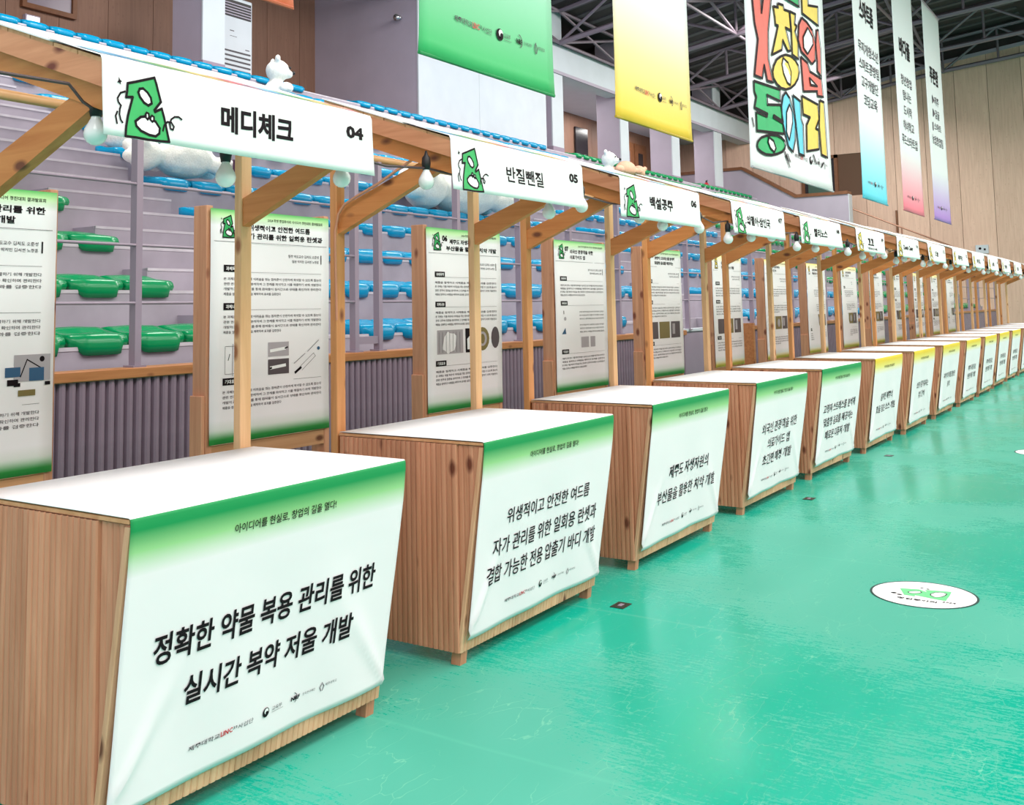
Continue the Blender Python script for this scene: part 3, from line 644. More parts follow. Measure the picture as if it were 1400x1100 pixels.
            oo = [(a-x0, b) for a, b in o]
            P.poly(oo, MATS[cm[c]], layer=1); P.stroke(oo, .045, M_INK, 3, True)
            if h:
                hh = [(a-x0, b) for a, b in h]; P.poly(hh, M_WHITEI, layer=2); P.stroke(hh, .04, M_INK, 3, True)
        for a, b in (((17.5, 4.05), (17.72, 3.9)), ((17.55, 3.98), (17.72, 3.8)), ((17.66, 4.02), (17.8, 3.9)), ((19.35, 4.2), (19.5, 4.05)), ((19.95, 4.12), (19.8, 4.02)), ((16.02, 4.42), (16.08, 4.3))):
            P.stroke([(a[0]-x0, a[1]), (b[0]-x0, b[1])], .04, M_INK, 2)
    if P.f: put_print('lettering', P.mesh('lettering', lambda u, v, l, fn=fn: (lambda p: (p[0], p[1]-.012-.006*l, p[2]))(fn(u, v))), t)

# ------------------------------------------------------------------ booths
W, D, S, H = 1.2021, .7576, 1.71217, .9
OFF = {1:(-.04,-.036,.485),2:(-.01,-.01,.56),3:(.028,.032,.37),4:(.052,.034,.037),5:(-.014,.031,-.968),6:(.003,.016,-.047),7:(-.016,-.005,.053),8:(-.013,-.01,.032),9:(-.002,-.021,-.31),10:(.002,-.017,-.079),11:(.001,-.001,0),12:(0,.006,.121)}
TILT = .125/.83
def yf(z): return TILT*(.88-z)
FP = .0250
def fluted(poly_w, nfl, zt, zb, bulge, out):
    """vertical fluted deck board; out(s, d, z) places distance s along the board, d outward"""
    bm = bmesh.new(); prof = []
    for k in range(nfl):
        for a, dd in ((.02, 0), (.16, .85), (.5, 1), (.84, .85)): prof.append(((k+a)*poly_w/nfl, dd*bulge))
    prof.append((poly_w*.995, 0))
    T = [bm.verts.new(out(s, d, zt(s))) for s, d in prof]; B = [bm.verts.new(out(s, d, zb(s))) for s, d in prof]
    for i in range(len(prof)-1): bm.faces.new((T[i], B[i], B[i+1], T[i+1]))
    e = [bm.verts.new(out(s, -.014, zz)) for s, zz in ((0, zt(0)), (poly_w, zt(poly_w)), (poly_w, zb(poly_w)), (0, zb(0)))]
    bm.faces.new((T[0], T[-1], e[1], e[0])); bm.faces.new((B[-1], B[0], e[3], e[2])); bm.faces.new(e)
    bm.faces.new((T[0], e[0], e[3], B[0])); bm.faces.new((T[-1], B[-1], e[2], e[1]))
    bmesh.ops.triangulate(bm, faces=[f for f in bm.faces if len(f.verts) > 4])
    return bm
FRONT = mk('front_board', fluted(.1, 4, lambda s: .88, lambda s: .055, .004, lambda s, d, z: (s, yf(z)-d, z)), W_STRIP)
SIDEB = []
nb = 6; YW = .125; wb = (D-.004-YW)/nb
for sgn in (0, 1):
    for j in range(nb):
        y0 = YW+j*wb
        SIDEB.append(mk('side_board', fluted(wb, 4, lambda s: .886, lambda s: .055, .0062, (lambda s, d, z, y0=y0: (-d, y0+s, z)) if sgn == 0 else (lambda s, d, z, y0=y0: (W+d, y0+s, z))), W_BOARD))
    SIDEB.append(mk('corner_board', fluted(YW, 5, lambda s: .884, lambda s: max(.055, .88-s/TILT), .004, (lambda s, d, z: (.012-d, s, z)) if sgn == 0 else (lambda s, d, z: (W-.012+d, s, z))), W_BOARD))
def legm(x, slant):
    bm = bmesh.new()
    if slant: 
        vs = [(x, yf(.88)+.03, .88), (x+.045, yf(.88)+.03, .88), (x+.045, yf(.88)+.075, .88), (x, yf(.88)+.075, .88), (x, .135, 0), (x+.045, .135, 0), (x+.045, .18, 0), (x, .18, 0)]
        V = [bm.verts.new(p) for p in vs]
        for f in ((0,1,2,3),(4,7,6,5),(0,4,5,1),(1,5,6,2),(2,6,7,3),(3,7,4,0)): bm.faces.new([V[i] for i in f])
    else: box(bm, x, x+.045, D-.06, D-.015, 0, .88)
    return mk('leg', bm, W_BOARD)
LEG = [legm(.016, True), legm(W-.061, True), legm(.016, False), legm(W-.061, False)]
TOPB = bxm('table_top', W_RAIL, 0, W, -.004, D+.002, .888, .8985)
YP = D+.012
POSTL = bxm('post', W_POST, 0, .06, YP, YP+.04, 0, 2.37, bevel=.003); POSTR = bxm('post', W_PALE, W-.06, W, YP, YP+.04, 0, 2.37, bevel=.003)
def pr_(name, mat, poly, x0, x1):
    bm = bmesh.new(); prism(bm, poly, x0, x1); return mk(name, bm, mat)
def rf(y): return 2.148+(y-.1)*.357
RAF_O = pr_('rafter', W_RAFT, [(.095, rf(.095)-.004), (.80, rf(.80)-.004), (.80, rf(.80)-.074), (.095, rf(.095)-.074)], 0, .036)
RAF_I = pr_('inner_rafter', W_BRACE, [(.11, rf(.11)-.074), (.80, rf(.80)-.074), (.80, rf(.80)-.146), (.11, rf(.11)-.146)], .0365, .075)
BRACE = pr_('brace', W_BRACE, [(YP, 1.79), (YP, 1.905), (.23, 2.105), (.14, 2.06)], 0, .04)
FBEAM = pr_('front_beam', W_RAFT, [(.10, rf(.1)-.078), (.14, rf(.14)-.078), (.14, rf(.14)-.006), (.10, rf(.1)-.006)], .04, 1.13)
BBEAM = pr_('back_beam', W_RAFT, [(.715, rf(.715)-.078), (.755, rf(.755)-.078), (.755, rf(.755)-.006), (.715, rf(.715)-.006)], .04, 1.13)
RBOARD = [pr_('roof_board', W_RAIL, [(y, rf(y)-.004), (y+.112, rf(y+.112)-.004), (y+.112, rf(y+.112)+.008), (y, rf(y)+.008)], 0, 1.17) for y in (.10, .216, .332, .448, .564, .68)]
RSHEET = pr_('roof_cover', M_CLOTH, [(.335, rf(.335)+.009), (.80, rf(.80)+.009), (.80, rf(.80)+.014), (.335, rf(.335)+.014)], -.008, 1.178)
FOOTB = bxm('foot_board', W_BACK, -.022, 0, 0, .09, 0, 1.03, bevel=.003)
CAN = {1: -.03, 2: -.055, 3: -.115, 4: -.08}
COLG = (0, 142, 76); COLY = (236, 200, 52)
G_TABLE = {k: gradient('table_cloth_'+k, [(0, (244, 235, 243)), (.22, (243, 234, 241)), (.56, m_), (.84, c), (1, c)], .70, .90, .6)
           for k, c, m_ in (('green', COLG, (150, 204, 140)), ('yellow', COLY, (238, 222, 130)))}
G_POST = {k: gradient('poster_cloth_'+k, [(0, c), (.02, c), (.06, (226, 230, 226)), (.10, (246, 242, 248)), (.93, (250, 248, 252)), (.975, m_), (1, c)], .785, 1.97, .55)
           for k, c, m_ in (('green', (70, 170, 80), (170, 216, 150)), ('yellow', (232, 204, 84), (246, 232, 170)))}
YL = plain('yellow_emblem', (226, 196, 60), .6, noise=.08, nscale=14)
NAMES = {1: '메디체크', 2: '반질뺀질', 3: '백설공주', 4: '의맬아·삼인국', 5: '헬리노스', 6: '고고', 7: 'Chewin Chewy', 8: '오늘', 9: '제주담', 10: '바당길', 11: '올레', 12: '한라봄', 13: '돌담', 14: '감귤'}
EN = {1: 'four', 2: 'five', 3: 'six', 4: 'seven', 5: 'eight'}
TITLES = {1: ['정확한 약물 복용 관리를 위한', '실시간 복약 저울 개발'], 2: ['위생적이고 안전한 여드름', '자가 관리를 위한 일회용 란셋과', '결합 가능한 전용 압출기 바디 개발'],
 3: ['제주도 자생자원의', '부산물을 활용한 치약 개발'], 4: ['외국인 관광객을 위한', '의료가이드 앱', '초간편 매칭 개발'], 5: ['고령자 스트레스를 분석해', '맞춤형 음료를 제공하는', '페로몬 디퓨저 개발'],
 6: ['숨겨진 제주의', '맛을 담은 소스 개발'], 7: ['쇼핑이 즐거워지는', '츄잉 간식'], 8: ['지역 먹거리를 활용한', '밀키트']}
TPOS = {1: [(.111, 1.085, .480, .567), (.237, .982, .335, .420)], 2: [(.225, 1.0, .535, .60), (.135, 1.1, .412, .485), (.10, 1.11, .30, .375)], 3: [(.305, .925, .455, .53), (.16, 1.07, .325, .40)]}
def drape(u, z):
    k = (.9-z)/.79
    y = yf(min(z, .88))-.0085-.006*min(1, k*6)
    y -= .006*k*math.sin(u*5.1+1)+.004*k*math.sin(u*13+z*6)
    a = math.atan2(z-.1, u+.02); y -= .016*math.exp(-((a-1.0)/.09)**2)*min(1, k*1.6)*math.exp(-((z-.1)/.27)**2)
    a2 = math.atan2(z-.1, W+.02-u); y -= .010*math.exp(-((a2-.9)/.1)**2)*min(1, k*1.6)*math.exp(-((z-.1)/.35)**2)
    inset = .012*k
    return (inset+u*(W-2*inset)/W, y, z)
def signf(u, z, b=0):
    k = max(0, (2.16-z)/.22)
    return (u, .088-.004*k*(1+math.sin(u*5+b))-.006*k*k*(1+math.sin(u*2.2+b*2)), z)
BT = ['본 과제는 약물 복용에 어려움을 겪는 환자군이 안전하게 복약할 수 있도록 돕는다', '관련 연구와 현황을 분석하여 그 한계를 파악하고 이를 해결하기 위해 개발한다',
      '개발하고자 한다. 이를 통해 환자들이 실시간으로 상태를 확인하며 관리한다', '제품을 설계하고 시제품을 제작하여 효과를 검증한다']
def poster_print(num, titles, colr, variant, far):
    mats = [M_INK, M_GREYINK, M_RED, M_WHITEI, M_GREEN, YL, plain('photo_grey', (176, 168, 176), .5), plain('photo_dark', (84, 72, 80), .5), plain('photo_blue', (44, 88, 128), .5), plain('photo_olive', (128, 112, 64), .5)]
    P = Print(mats); wd = .885; zt = 1.97; Z = lambda o: zt-o
    ek = M_GREEN if colr == 'green' else YL
    T = lambda x, z: (.075+(x+.02)*.52, Z(.145)+(z-1.94)*.62)
    emblem(P, T, ek, .006, far)
    if num: P.text(num, .175, .235, Z(.085), Z(.045), M_INK, .05)
    P.text('2024 학생 창업동아리 아이디어 경진대회 결과발표회', .40, .83, Z(.047), Z(.03), M_INK, .01, res=1)
    for q, s in enumerate(titles[:2]): P.text(s, .26 if len(s) < 14 else .22, .26+.036*len(s) if len(s) < 14 else .83, Z(.10+.045*q), Z(.068+.045*q), M_INK, .03, res=1)
    P.rect(.02, .865, Z(.166), Z(.164), M_GREYINK)
    P.text('팀장 지도교수 김지도 오준성', .56, .80, Z(.235), Z(.218), M_GREYINK, .01, res=1); P.text('팀원 박지민 김서연 노정훈', .59, .80, Z(.262), Z(.246), M_GREYINK, .01, res=1)
    P.rect(.815, .822, Z(.265), Z(.215), M_INK)
    for o, s in ((.285, '과제목적'), (.48, '과제내용'), (.86, '기대효과')):
        P.rect(.085, .20, Z(o+.036), Z(o), M_INK, 1); P.text(s, .10, .185, Z(o+.029), Z(o+.008), M_WHITEI, .02, 3, res=1)
        P.rect(.2, .82, Z(o+.036), Z(o+.0345), M_GREYINK)
        for q in range(4): 
            if o == .48 and variant == 2: continue
            P.text(BT[(q+variant) % 4] if q < 3 else BT[3], .085, .82 if q < 3 else .5, Z(o+.078+.026*q), Z(o+.063+.026*q), M_GREYINK, .012, 1, res=1)
    a, b = MATS['photo_grey'], MATS['photo_dark']
    if variant == 1:
        P.rect(.10, .33, Z(.865), Z(.68), a); P.rect(.42, .62, Z(.85), Z(.70), a); P.rect(.50, .60, Z(.80), Z(.745), MATS['photo_blue'], 2); P.poly([(.46, Z(.80)), (.5, Z(.73)), (.53, Z(.78))], M_INK, layer=2)
        P.rect(.66, .73, Z(.78), Z(.74), MATS['photo_blue'], 2); P.rect(.42, .46, Z(.805), Z(.785), M_INK, 2); P.rect(.67, .72, Z(.815), Z(.79), M_INK, 2); P.rect(.44, .53, Z(.85), Z(.825), MATS['photo_olive'], 3)
        P.rect(.70, .87, Z(.80), Z(.69), a, 1); P.stroke([(.73, Z(.78)), (.76, Z(.71)), (.83, Z(.75))], .005, M_INK, 3); P.disc(.83, Z(.71), .012, .012, M_INK, 3)
        P.rect(.77, .84, Z(.80), Z(.745), MATS['photo_blue'], 3); P.rect(.72, .80, Z(.86), Z(.835), MATS['photo_olive'], 3); P.rect(.70, .73, Z(.82), Z(.805), M_INK, 3); P.rect(.845, .87, Z(.82), Z(.805), M_INK, 3)
    elif variant == 0:
        P.rect(.40, .56, Z(.765), Z(.69), a); P.rect(.40, .56, Z(.86), Z(.78), b)
        P.stroke([(.42, Z(.735)), (.53, Z(.725))], .016, M_WHITEI, 2); P.stroke([(.53, Z(.725)), (.55, Z(.72))], .008, M_INK, 2)
        P.stroke([(.42, Z(.825)), (.53, Z(.815))], .016, M_WHITEI, 2); P.stroke([(.415, Z(.827)), (.425, Z(.825))], .01, M_INK, 3)
        P.stroke([(.61, Z(.86)), (.655, Z(.835))], .014, M_INK, 1); P.stroke([(.655, Z(.826)), (.76, Z(.76)), (.775, Z(.777)), (.665, Z(.85))], .002, M_INK, 1)
        P.disc(.80, Z(.735), .012, .010, MATS['photo_blue'], 1); P.stroke([(.60, Z(.81)), (.69, Z(.76))], .003, M_GREYINK); P.stroke([(.71, Z(.75)), (.80, Z(.69))], .003, M_GREYINK)
        P.stroke([(.10, Z(.70)), (.19, Z(.70)), (.19, Z(.84)), (.10, Z(.84))], .002, M_GREYINK, 1, True); P.stroke([(.15, Z(.69)), (.15, Z(.85))], .003, M_GREYINK); P.stroke([(.24, Z(.70)), (.24, Z(.85))], .012, M_GREYINK)
        P.stroke([(.12, Z(.77)), (.13, Z(.74))], .004, M_INK)
    elif variant == 3:
        P.rect(.10, .40, Z(.82), Z(.665), plain('pale_blue_chart', (206, 204, 222), .5) if False else a)
        for q in range(7): P.stroke([(.12+.04*q, Z(.81)), (.12+.04*q, Z(.68))], .003, M_GREYINK, 2)
        P.rect(.43, .55, Z(.82), Z(.66), M_INK, 1); P.poly([(.45, Z(.80)), (.45, Z(.73)), (.53, Z(.68)), (.52, Z(.80))], M_WHITEI, layer=2)
        P.disc(.64, Z(.735), .085, .08, MATS['photo_olive'], 1, 16); P.disc(.64, Z(.735), .055, .05, MATS['photo_grey'], 2, 14); P.disc(.64, Z(.735), .03, .035, MATS['photo_olive'], 3, 10); P.disc(.80, Z(.73), .05, .075, b, 1, 14)
    elif variant == 2:
        P.stroke([(.13, Z(.56)), (.13, Z(.58))], .01, b); P.disc(.15, Z(.62), .02, .015, a); P.poly([(.09, Z(.74)), (.15, Z(.69)), (.16, Z(.74))], MATS['photo_blue'], layer=1)
        for q in range(3): P.text(BT[q], .40, .82, Z(.575+.028*q), Z(.562+.028*q), M_GREYINK, .01, 1, res=1)
        for q in range(3): P.text(BT[q+1], .40, .82, Z(.68+.028*q), Z(.667+.028*q), M_GREYINK, .01, 1, res=1)
        P.rect(.42, .55, Z(.855), Z(.77), a); P.rect(.58, .66, Z(.855), Z(.77), a)
    else:
        P.rect(.12, .30, Z(.835), Z(.68), b); P.rect(.33, .56, Z(.835), Z(.68), MATS['photo_olive']); P.rect(.59, .80, Z(.835), Z(.68), b); P.disc(.45, Z(.76), .05, .05, a, 2); P.rect(.62, .68, Z(.80), Z(.70), a, 2)
    return P
YBK = {1: 1.60, 2: 1.62, 3: 1.56, 4: 1.60, 5: 1.60}
XPO = {1: -.03, 2: 0, 3: 0, 4: 0}
FPOST = {}
for i in range(1, 16):
    ox, oy, yw = OFF.get(i, (0, 0, 0)); yw = math.radians(yw)
    cx = i*S+W/2+ox; loc = (cx-math.cos(yw)*W/2, oy-math.sin(yw)*W/2, 0)
    clr = 'green' if i <= 5 else 'yellow'; nth = ORD[i-1]
    num = '%02d' % (i+3)
    bt = thing('market_booth', '%s pine booth from the front of the row: fluted counter, tall posts and braced canopy' % nth, 'booth', loc, yw, 'row of pine market booths')
    for j in range(12): put('front_board', FRONT, bt, (j*.1002, 0, 0))
    for j, me in enumerate(SIDEB): put('side_board', me, bt)
    for me in LEG: put('leg', me, bt)
    put('table_top', TOPB, bt)
    cs = CAN.get(i, -.08) - ox*0
    put('post', POSTL, bt); put('post', POSTR, bt)
    put('rafter', RAF_O, bt, (cs, 0, 0)); put('rafter', RAF_O, bt, (cs+1.134, 0, 0))
    put('inner_rafter', RAF_I, bt, (cs, 0, 0)); put('inner_rafter', RAF_I, bt, (cs+1.134-.1115, 0, 0))
    put('brace', BRACE, bt, (.012, 0, 0)); put('brace', BRACE, bt, (W-.052, 0, 0))
    put('front_beam', FBEAM, bt, (cs, 0, 0)); put('back_beam', BBEAM, bt, (cs, 0, 0))
    for me in RBOARD: put('roof_board', me, bt, (cs, 0, 0))
    put('roof_cover', RSHEET, bt, (cs, 0, 0))
    # table banner
    nx, nz = 72, 40
    v, f = cloth_grid(0, W, .108, .893, nx, nz, drape)
    n0 = len(v)
    rows = [[nz*(nx+1)+q for q in range(nx+1)]]
    for y, z in ((-.0075, .9005), (-.002, .903), (.2, .9025), (.5, .9025), (D-.002, .9025)):
        r_ = []
        for q in range(nx+1):
            r_.append(len(v)); v.append((W*q/nx, y, z+.0012*math.sin(q*.7+i)*(1 if 0 < y < .7 else 0)))
        rows.append(r_)
    mi = [0]*len(f)
    for A_, B_ in zip(rows, rows[1:]):
        for q in range(nx): f.append((A_[q], A_[q+1], B_[q+1], B_[q])); mi.append(1 if A_ is not rows[0] else 0)
    me = cloth_mesh('banner_cloth', G_TABLE[clr], v, f); me.materials.append(M_CLOTH); me.polygons.foreach_set('material_index', mi)
    tn = 'reading %s' % ' '.join(TITLES[i]) if i in (1, 2, 3) else 'on the %s booth' % nth
    tb = thing('table_banner', ('white table banner with %s top edge on the %s booth counter' % (clr, nth)), 'banner', loc, yw, 'printed banners draped over the counters')
    solid(put('banner_cloth', me, tb), .002)
    P = Print([M_INK, M_GREYINK, M_RED, M_WHITEI])
    P.text('아이디어를 현실로, 창업의 길을 열다!', .377, .83, .793, .822, M_INK, .01, res=2 if i < 4 else 1)
    T_ = TITLES.get(i, ['제주 바다를 담은', '친환경 제품 개발'])
    for q, s in enumerate(T_):
        if i in TPOS: u0, u1, v0, v1 = TPOS[i][q]
        else:
            hw = .0375*len(s); u0, u1 = .6-hw, .6+hw; v1 = (.60 if len(T_) == 3 else .55)-.112*q; v0 = v1-.075
        P.text(s, u0, u1, v0, v1, M_INK, .022 if i == 1 else .008, res=3 if i < 3 else 1)
    logos(P, .28, .915, .192, .024)
    put_print('lettering', P.mesh('lettering', lambda u, v_, l: (lambda p: (p[0], p[1]-.0042-.0004*l, p[2]))(drape(u, v_))), tb)
    # sign banner over the canopy edge
    sb = thing('sign_banner', ('white canopy sign %sat the %s booth, %s emblem at its left end' % (('number %s ' % EN[i]) if i in EN else '', nth, clr)), 'sign', loc, yw, 'name signs on the canopy edges')
    sx = cs-.012; b = i*1.7
    sw_ = 1.185
    zlow = 1.937
    def sg(u, z, b=b, sx=sx):
        p = signf(u, z, b); return (sx+p[0], p[1], p[2])
    v, f = cloth_grid(0, sw_, zlow, 2.148, 24, 8, sg)
    last = [8*25+q for q in range(25)]
    for y, z in ((.094, rf(.1)+.014), (.2, rf(.2)+.015), (.34, rf(.34)+.016)):
        r_ = []
        for q in range(25): r_.append(len(v)); v.append((sx+sw_*q/24, y, z))
        for q in range(24): f.append((last[q], last[q+1], r_[q+1], r_[q]))
        last = r_
    solid(put('sign_cloth', cloth_mesh('sign_cloth', M_CLOTH, v, f), sb), .002)
    ek = M_GREEN if clr == 'green' else YL
    P = Print([M_INK, M_GREYINK, M_RED, M_WHITEI, M_GREEN, YL])
    T = lambda x, z: (x+.085, z)
    emblem(P, T, ek, .0078, i > 8)
    s = NAMES.get(i, '제주'); hw = {1: .162, 2: .165, 3: .17, 4: .27, 5: .19, 7: .27}.get(i, .045*len(s)+.03)
    mc = .60 if i < 3 else .56
    P.text(s, mc-hw, mc+hw, 2.008 if i > 1 else 2.003, 2.09 if i == 1 else 2.08, M_INK, .035 if i != 2 else .015, res=3 if i < 3 else 1)
    if i == 6: P.text('TURN BACK HOME', .4, .8, 1.965, 1.99, M_INK, .02, res=1)
    P.text(num, 1.035, 1.13, 2.062, 2.108, M_INK, .05, res=2 if i < 4 else 1)
    put_print('lettering', P.mesh('lettering', lambda u, z, l, sg=sg: (lambda p: (p[0], p[1]-.0028-.0005*l, p[2]))(sg(u, z))), sb)
    rb = Print([plain('stripe_'+n_, c, .6) for n_, c in (('blue', (140, 200, 232)), ('green', (150, 205, 150)), ('yellow', (236, 222, 150)), ('pink', (236, 150, 160)))])
    for q in range(22):
        u0 = .06+q*.05; rb.stroke([(u0, .20+.012*math.sin(q*1.3)), (u0+.05, .20+.012*math.sin(q*1.3+1.3))], .10, rb.mats[(q//3) % 4], 1)
    put_print('painted_stripe', rb.mesh('painted_stripe', lambda u, v_, l, sx=sx: (sx+u, v_, rf(v_)+.0195)), sb)
    # poster and its stand behind the counter
    if i <= 14:
        yb = YBK.get(i, 1.60); xl = i*S+ox+XPO.get(i, 0)
        ps = thing('poster_stand', 'pine poster frame of upright boards behind the %s booth counter' % nth, 'stand', (xl, yb, 0), 0, 'poster frames behind the booths')
        pm_ = bxm('post', W_BACK, 0, .042, .006, .105, 0, 1.985, bevel=.003) if i == 1 else FPOST['p']
        FPOST['p'] = pm_
        if i == 1: FPOST['r'] = bxm('rail', W_RAIL, .042, .872, .01, .05, .70, .78); FPOST['r2'] = bxm('rail', W_RAIL, .042, .872, .01, .05, .56, .64); FPOST['r3'] = bxm('rail', W_RAIL, .042, .872, .01, .05, 1.89, 1.96)
        put('post', pm_, ps); put('post', pm_, ps, (.872, 0, 0)); put('foot_board', FOOTB, ps, (0, .01, 0))
        for k in ('r', 'r2', 'r3'): put('rail', FPOST[k], ps)
        def pf(u, z, i=i): return (u+.015, -.004-.004*math.sin(u*7+z*3+i)*math.sin((z-.78)*2.6), z)
        po = thing('poster', ('tall white project poster with %s edges %sbehind the %s booth counter' % (clr, ('number %s ' % EN[i]) if i in EN else '', nth)), 'poster', (xl, yb, 0), 0, 'project posters behind the counters')
        v, f = cloth_grid(0, .885, .785, 1.97, 12, 20, pf)
        solid(put('poster_cloth', cloth_mesh('poster_cloth', G_POST[clr], v, f), po), .0015)
        vr = {1: 1, 2: 0, 3: 3, 4: 2}.get(i, 4)
        key = i if i <= 5 else ('y', i % 2)
        if key not in FPOST: FPOST[key] = poster_print(num if i <= 5 else '', T_, clr, vr, i > 4).mesh('lettering', lambda u, v_, l, pf=pf: (lambda p: (p[0], p[1]-.0026-.0004*l, p[2]))(pf(u, v_)))
        put_print('lettering', FPOST[key], po)

# ------------------------------------------------------------------ bulbs on the festoon cable
BX = [1.655, 2.14, 2.70, 3.22, 4.22, 4.56, 5.26, 5.58, 6.16, 6.68, 7.15, 7.62, 8.25, 8.78, 9.3, 9.85, 10.4]
while BX[-1] < 26.2: BX.append(BX[-1]+.5+.08*math.sin(len(BX)*2.1))
bm = bmesh.new(); prof = []
for k in range(9):
    t = math.pi*k/8.0; r = .034*math.sin(t); z = -.034*math.cos(t)
    if k < 8: prof.append((r if k else 0, z))
prof = [p for p in prof if p[1] < .024] + [(.021, .032), (.014, .045), (.013, .052)]
lathe(bm, prof, n=14); GL = mk('glass', bm, M_BULB, True)
bm = bmesh.new(); lathe(bm, [(.0, .05), (.016, .05), (.02, .075), (.018, .10), (.009, .112), (.004, .13), (0, .13)], n=10); SK = mk('socket', bm, M_BLACK, True)
hgt = []; BCT = {}
for q, x in enumerate(BX):
    z = {0: 1.948, 1: 1.872, 2: 1.921, 3: 1.958, 4: 1.90, 5: 1.955, 6: 1.94, 7: 1.916}.get(q, 1.915+.03*math.sin(q*1.9))
    y = .165
    x += (x-CAM.x)*.025; z += (z-CAM.z)*.025
    booth = min(15, max(1, int((x+.1)/S))); within = BCT.get(booth, 0); BCT[booth] = within+1
    hgt.append((x, z))
    t = thing('light_bulb', 'round white bulb in a black socket, %s along the %s booth canopy' % (ORD[within], ORD[booth-1]), 'light bulb', (x, y, z), 0, 'festoon bulbs along the canopies')
    put('glass', GL, t); put('socket', SK, t)
def cable(name, label, cat, pts, r, mat):
    bm = bmesh.new(); P_ = [Vector(p) for p in pts]; rings = []
    for q, p in enumerate(P_):
        d = (P_[min(q+1, len(P_)-1)]-P_[max(q-1, 0)]).normalized(); a = d.cross(Vector((0, 1, .1))).normalized(); b_ = d.cross(a)
        rings.append([bm.verts.new(p+a*r*math.cos(t*1.0472)+b_*r*math.sin(t*1.0472)) for t in range(6)])
    for A, B in zip(rings, rings[1:]):
        for t in range(6): bm.faces.new((A[t], A[(t+1) % 6], B[(t+1) % 6], B[t]))
    thing(name, label, cat, me=mk(name, bm, mat, True))
pts = [(.2, .06, 2.03), (1.0, .06, 2.05), (1.35, .07, 2.062), (1.55, .08, 2.07), (1.63, .13, 2.04)]
for (x, z), (x2, z2) in zip(hgt, hgt[1:]+[(hgt[-1][0]+.5, 1.93)]): pts += [(x, .165, min(2.028, z+.128)), ((x+x2)/2, .17, min(2.01, min(z, z2)+.10))]
cable('light_cable', 'dark festoon cable strung along the front edge of all the booth canopies', 'cable', pts, .005, plain('cable_jacket', (70, 52, 56), .45))
cable('power_cord', 'thin tan cord running down the brace and post of the second booth', 'cord', [(3.415, .30, 2.10), (3.405, .38, 2.06), (3.40, .50, 2.0), (3.40, .62, 1.955), (3.40, .70, 1.92), (3.40, .735, 1.88), (3.402, .757, 1.80), (3.41, .757, 1.4)], .006, plain('tan_cord', (204, 140, 112), .5))

# ------------------------------------------------------------------ plush toys on the bleachers
def plush(name, label, loc, rz, balls, mat, eyes=(), voxel=.03, group=None, sole=None):
    bm = bmesh.new()
    for (x, y, z), r, sc in balls:
        mt_ = Matrix.Translation((x, y, z)) @ Matrix.Diagonal((*[r*a for a in sc], 1))
        bmesh.ops.create_icosphere(bm, subdivisions=2, radius=1, matrix=mt_)
    me = mk('plush_body', bm, mat, True); t = thing(name, label, 'plush toy', loc, rz, group)
    o = put('plush_body', me, t); md = o.modifiers.new('fuse', 'REMESH'); md.mode = 'VOXEL'; md.voxel_size = voxel; md.use_smooth_shade = True
    for nme, p, r in eyes:
        bm = bmesh.new(); bmesh.ops.create_icosphere(bm, subdivisions=2, radius=r); put(nme, mk(nme, bm, M_BLACK, True), t, p)
    if sole:
        pr = Print([plain('plum_felt', (84, 40, 70), .8)]); pr.rect(-.05, .05, -.07, .07, pr.mats[0]); put('paw_patch', pr.mesh('paw_patch', lambda u, v, l: (sole[0]+u, sole[1], sole[2]+v)), t)
    return t
SIT = [((0, 0, .28), .26, (1, .9, 1.1)), ((0, -.04, .72), .21, (1, 1, .95)), ((.02, -.22, .68), .10, (1, 1, .8)), ((-.16, 0, .9), .07, (1, .7, 1)), ((.16, 0, .9), .07, (1, .7, 1)),
       ((-.27, -.12, .38), .10, (.9, 1.3, 1)), ((.27, -.12, .38), .10, (.9, 1.3, 1)), ((-.16, -.34, .12), .12, (1, 1.7, .9)), ((.16, -.34, .12), .12, (1, 1.7, .9))]
EYE = (('eye', (-.09, -.235, .77), .022), ('eye', (.09, -.235, .77), .022), ('nose', (.02, -.325, .71), .035))
plush('teddy_bear', 'white teddy bear sitting upright high in the blue rows, right of the air conditioner', (12.39, T_Y+T_D*9+.25, T_Z+T_R*9+.10), math.radians(60), SIT, M_PLUSH, EYE)
LIE = [((0, 0, .2), .26, (1.5, 1, .9)), ((.5, -.02, .2), .19, (1, 1, 1)), ((-.42, -.15, .13), .13, (1.6, .9, .9)), ((-.40, .16, .13), .13, (1.6, .9, .9)), ((.18, -.26, .15), .1, (.9, 1.4, .9)), ((.62, -.14, .3), .07, (1, 1, 1)), ((.62, .12, .3), .07, (1, 1, 1)), ((.68, 0, .16), .1, (1, 1, .8))]
plush('plush_bear', 'big white plush toy lying across the blue seats under the first sign', (7.42, T_Y+T_D*4+.22, T_Z+T_R*4+.15), math.radians(178), LIE, M_PLUSH, (), group=None, sole=(-.5, .289, .14))
plush('plush_toy', 'small white plush hump on the blue seat at the aisle end', (7.12, T_Y+T_D*5+.2, T_Z+T_R*5+.13), 0, [((0, 0, .1), .2, (1.2, .9, .8)), ((.2, 0, .1), .12, (1, 1, .9))], M_PLUSH)
plush('plush_bear', 'large white plush toy sprawled over the blue seats under the second sign', (12.85, T_Y+T_D*4+.2, T_Z+T_R*4+.12), math.radians(178), [(p, r*1.8, s) for p, r, s in [((a*1.8, b_*1.5, c*1.6), r, s) for (a, b_, c), r, s in LIE]], M_PLUSH, voxel=.04)
plush('plush_toy', 'peach coloured plush toy slumped over the seats just above the third booth roof', (27.6, T_Y+T_D*10+.2, T_Z+T_R*10+.13), math.radians(0), [((a*1.7, b_, c*1.1), r*1.1, s) for (a, b_, c), r, s in LIE], M_PEACH, voxel=.05)
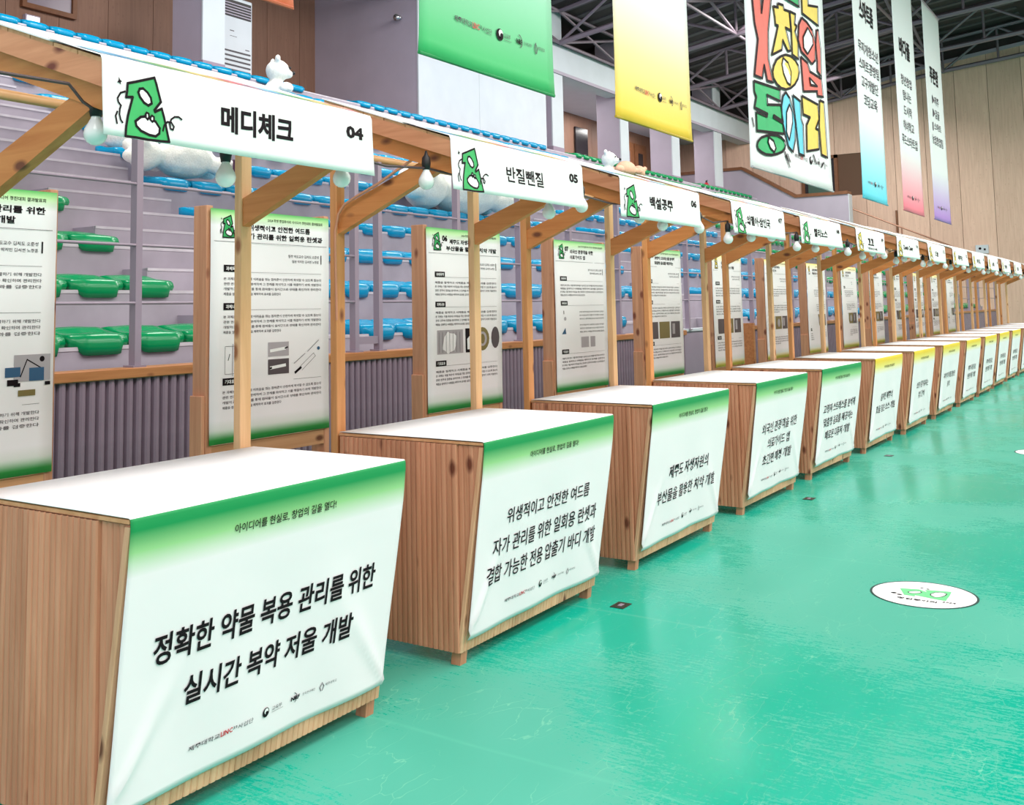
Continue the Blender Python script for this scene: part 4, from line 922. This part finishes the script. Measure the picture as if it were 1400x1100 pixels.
plush('teddy_bear', 'small white teddy bear whose head shows left of the peach plush toy', (23.6, T_Y+T_D*8+.22, T_Z+T_R*8+.12), math.radians(10), SIT, M_PLUSH, EYE)

# ------------------------------------------------------------------ floor stickers and plates
def sticker(x, y, label):
    t = thing('floor_sticker', label, 'sticker', (x, y, 0), 0, 'round floor stickers')
    bm = bmesh.new(); lathe(bm, [(0, .0015), (.236, .0015)], n=48); put('white_disc', mk('white_disc', bm, M_WHITEI), t)
    bm = bmesh.new(); n = 48
    lathe(bm, [(.236, .0005), (.236, .0018), (.247, .0018), (.247, .0005)], n=n); put('dark_border', mk('dark_border', bm, plain('dark_green_border', (16, 60, 56), .5)), t)
    P = Print([M_INK, M_WHITEI, plain('mint_ink', (110, 205, 140), .6), M_GREYINK])
    T = lambda a, z: (-(z-2.03)*1.25+.0, (a-.07)*1.3+.03)
    def R(u, v): return (u, v)
    G = [T(a, z) for a, z in E_G]; P.poly(G, P.mats[2], layer=1)
    for h in (E_H1, E_H2): P.poly([T(a, z) for a, z in h], M_WHITEI, layer=2); P.stroke([T(a, z) for a, z in h], .005, M_INK, 3, True)
    P.text('창업동아리', -.10, .08, -.15, -.115, M_INK, .03, res=1); P.text('2024', .10, .16, -.12, -.09, M_INK, .02, res=1)
    P.disc(-.13, -.05, .014, .014, M_INK); P.disc(-.10, -.07, .012, .012, M_INK); P.disc(.0, .12, .008, .008, M_INK); P.disc(-.03, .13, .008, .008, M_INK)
    put_print('lettering', P.mesh('lettering', lambda u, v, l: (v*.9, -u, .002+.0003*l)), t)
sticker(5.482, -1.25, 'round white floor sticker with green emblem lying on the open green floor')
sticker(11.12, -1.27, 'far round white floor sticker cut by the right side of the picture')
plate = None
for x, y, lb in ((4.505, -.024, 'second'), (7.71, -.01, 'fourth'), (10.24, -.03, 'fifth')):
    t = thing('floor_plate', 'small dark metal floor socket plate by the foot of the %s booth gap' % lb, 'floor plate', (x+.03, y-.04, 0))
    put('cover', bxm('cover', plain('dark_plate', (60, 66, 60), .4, .5), -.05, .05, -.035, .035, 0, .003), t); put('latch', bxm('latch', M_METAL, -.02, .02, -.01, .01, .003, .005), t)
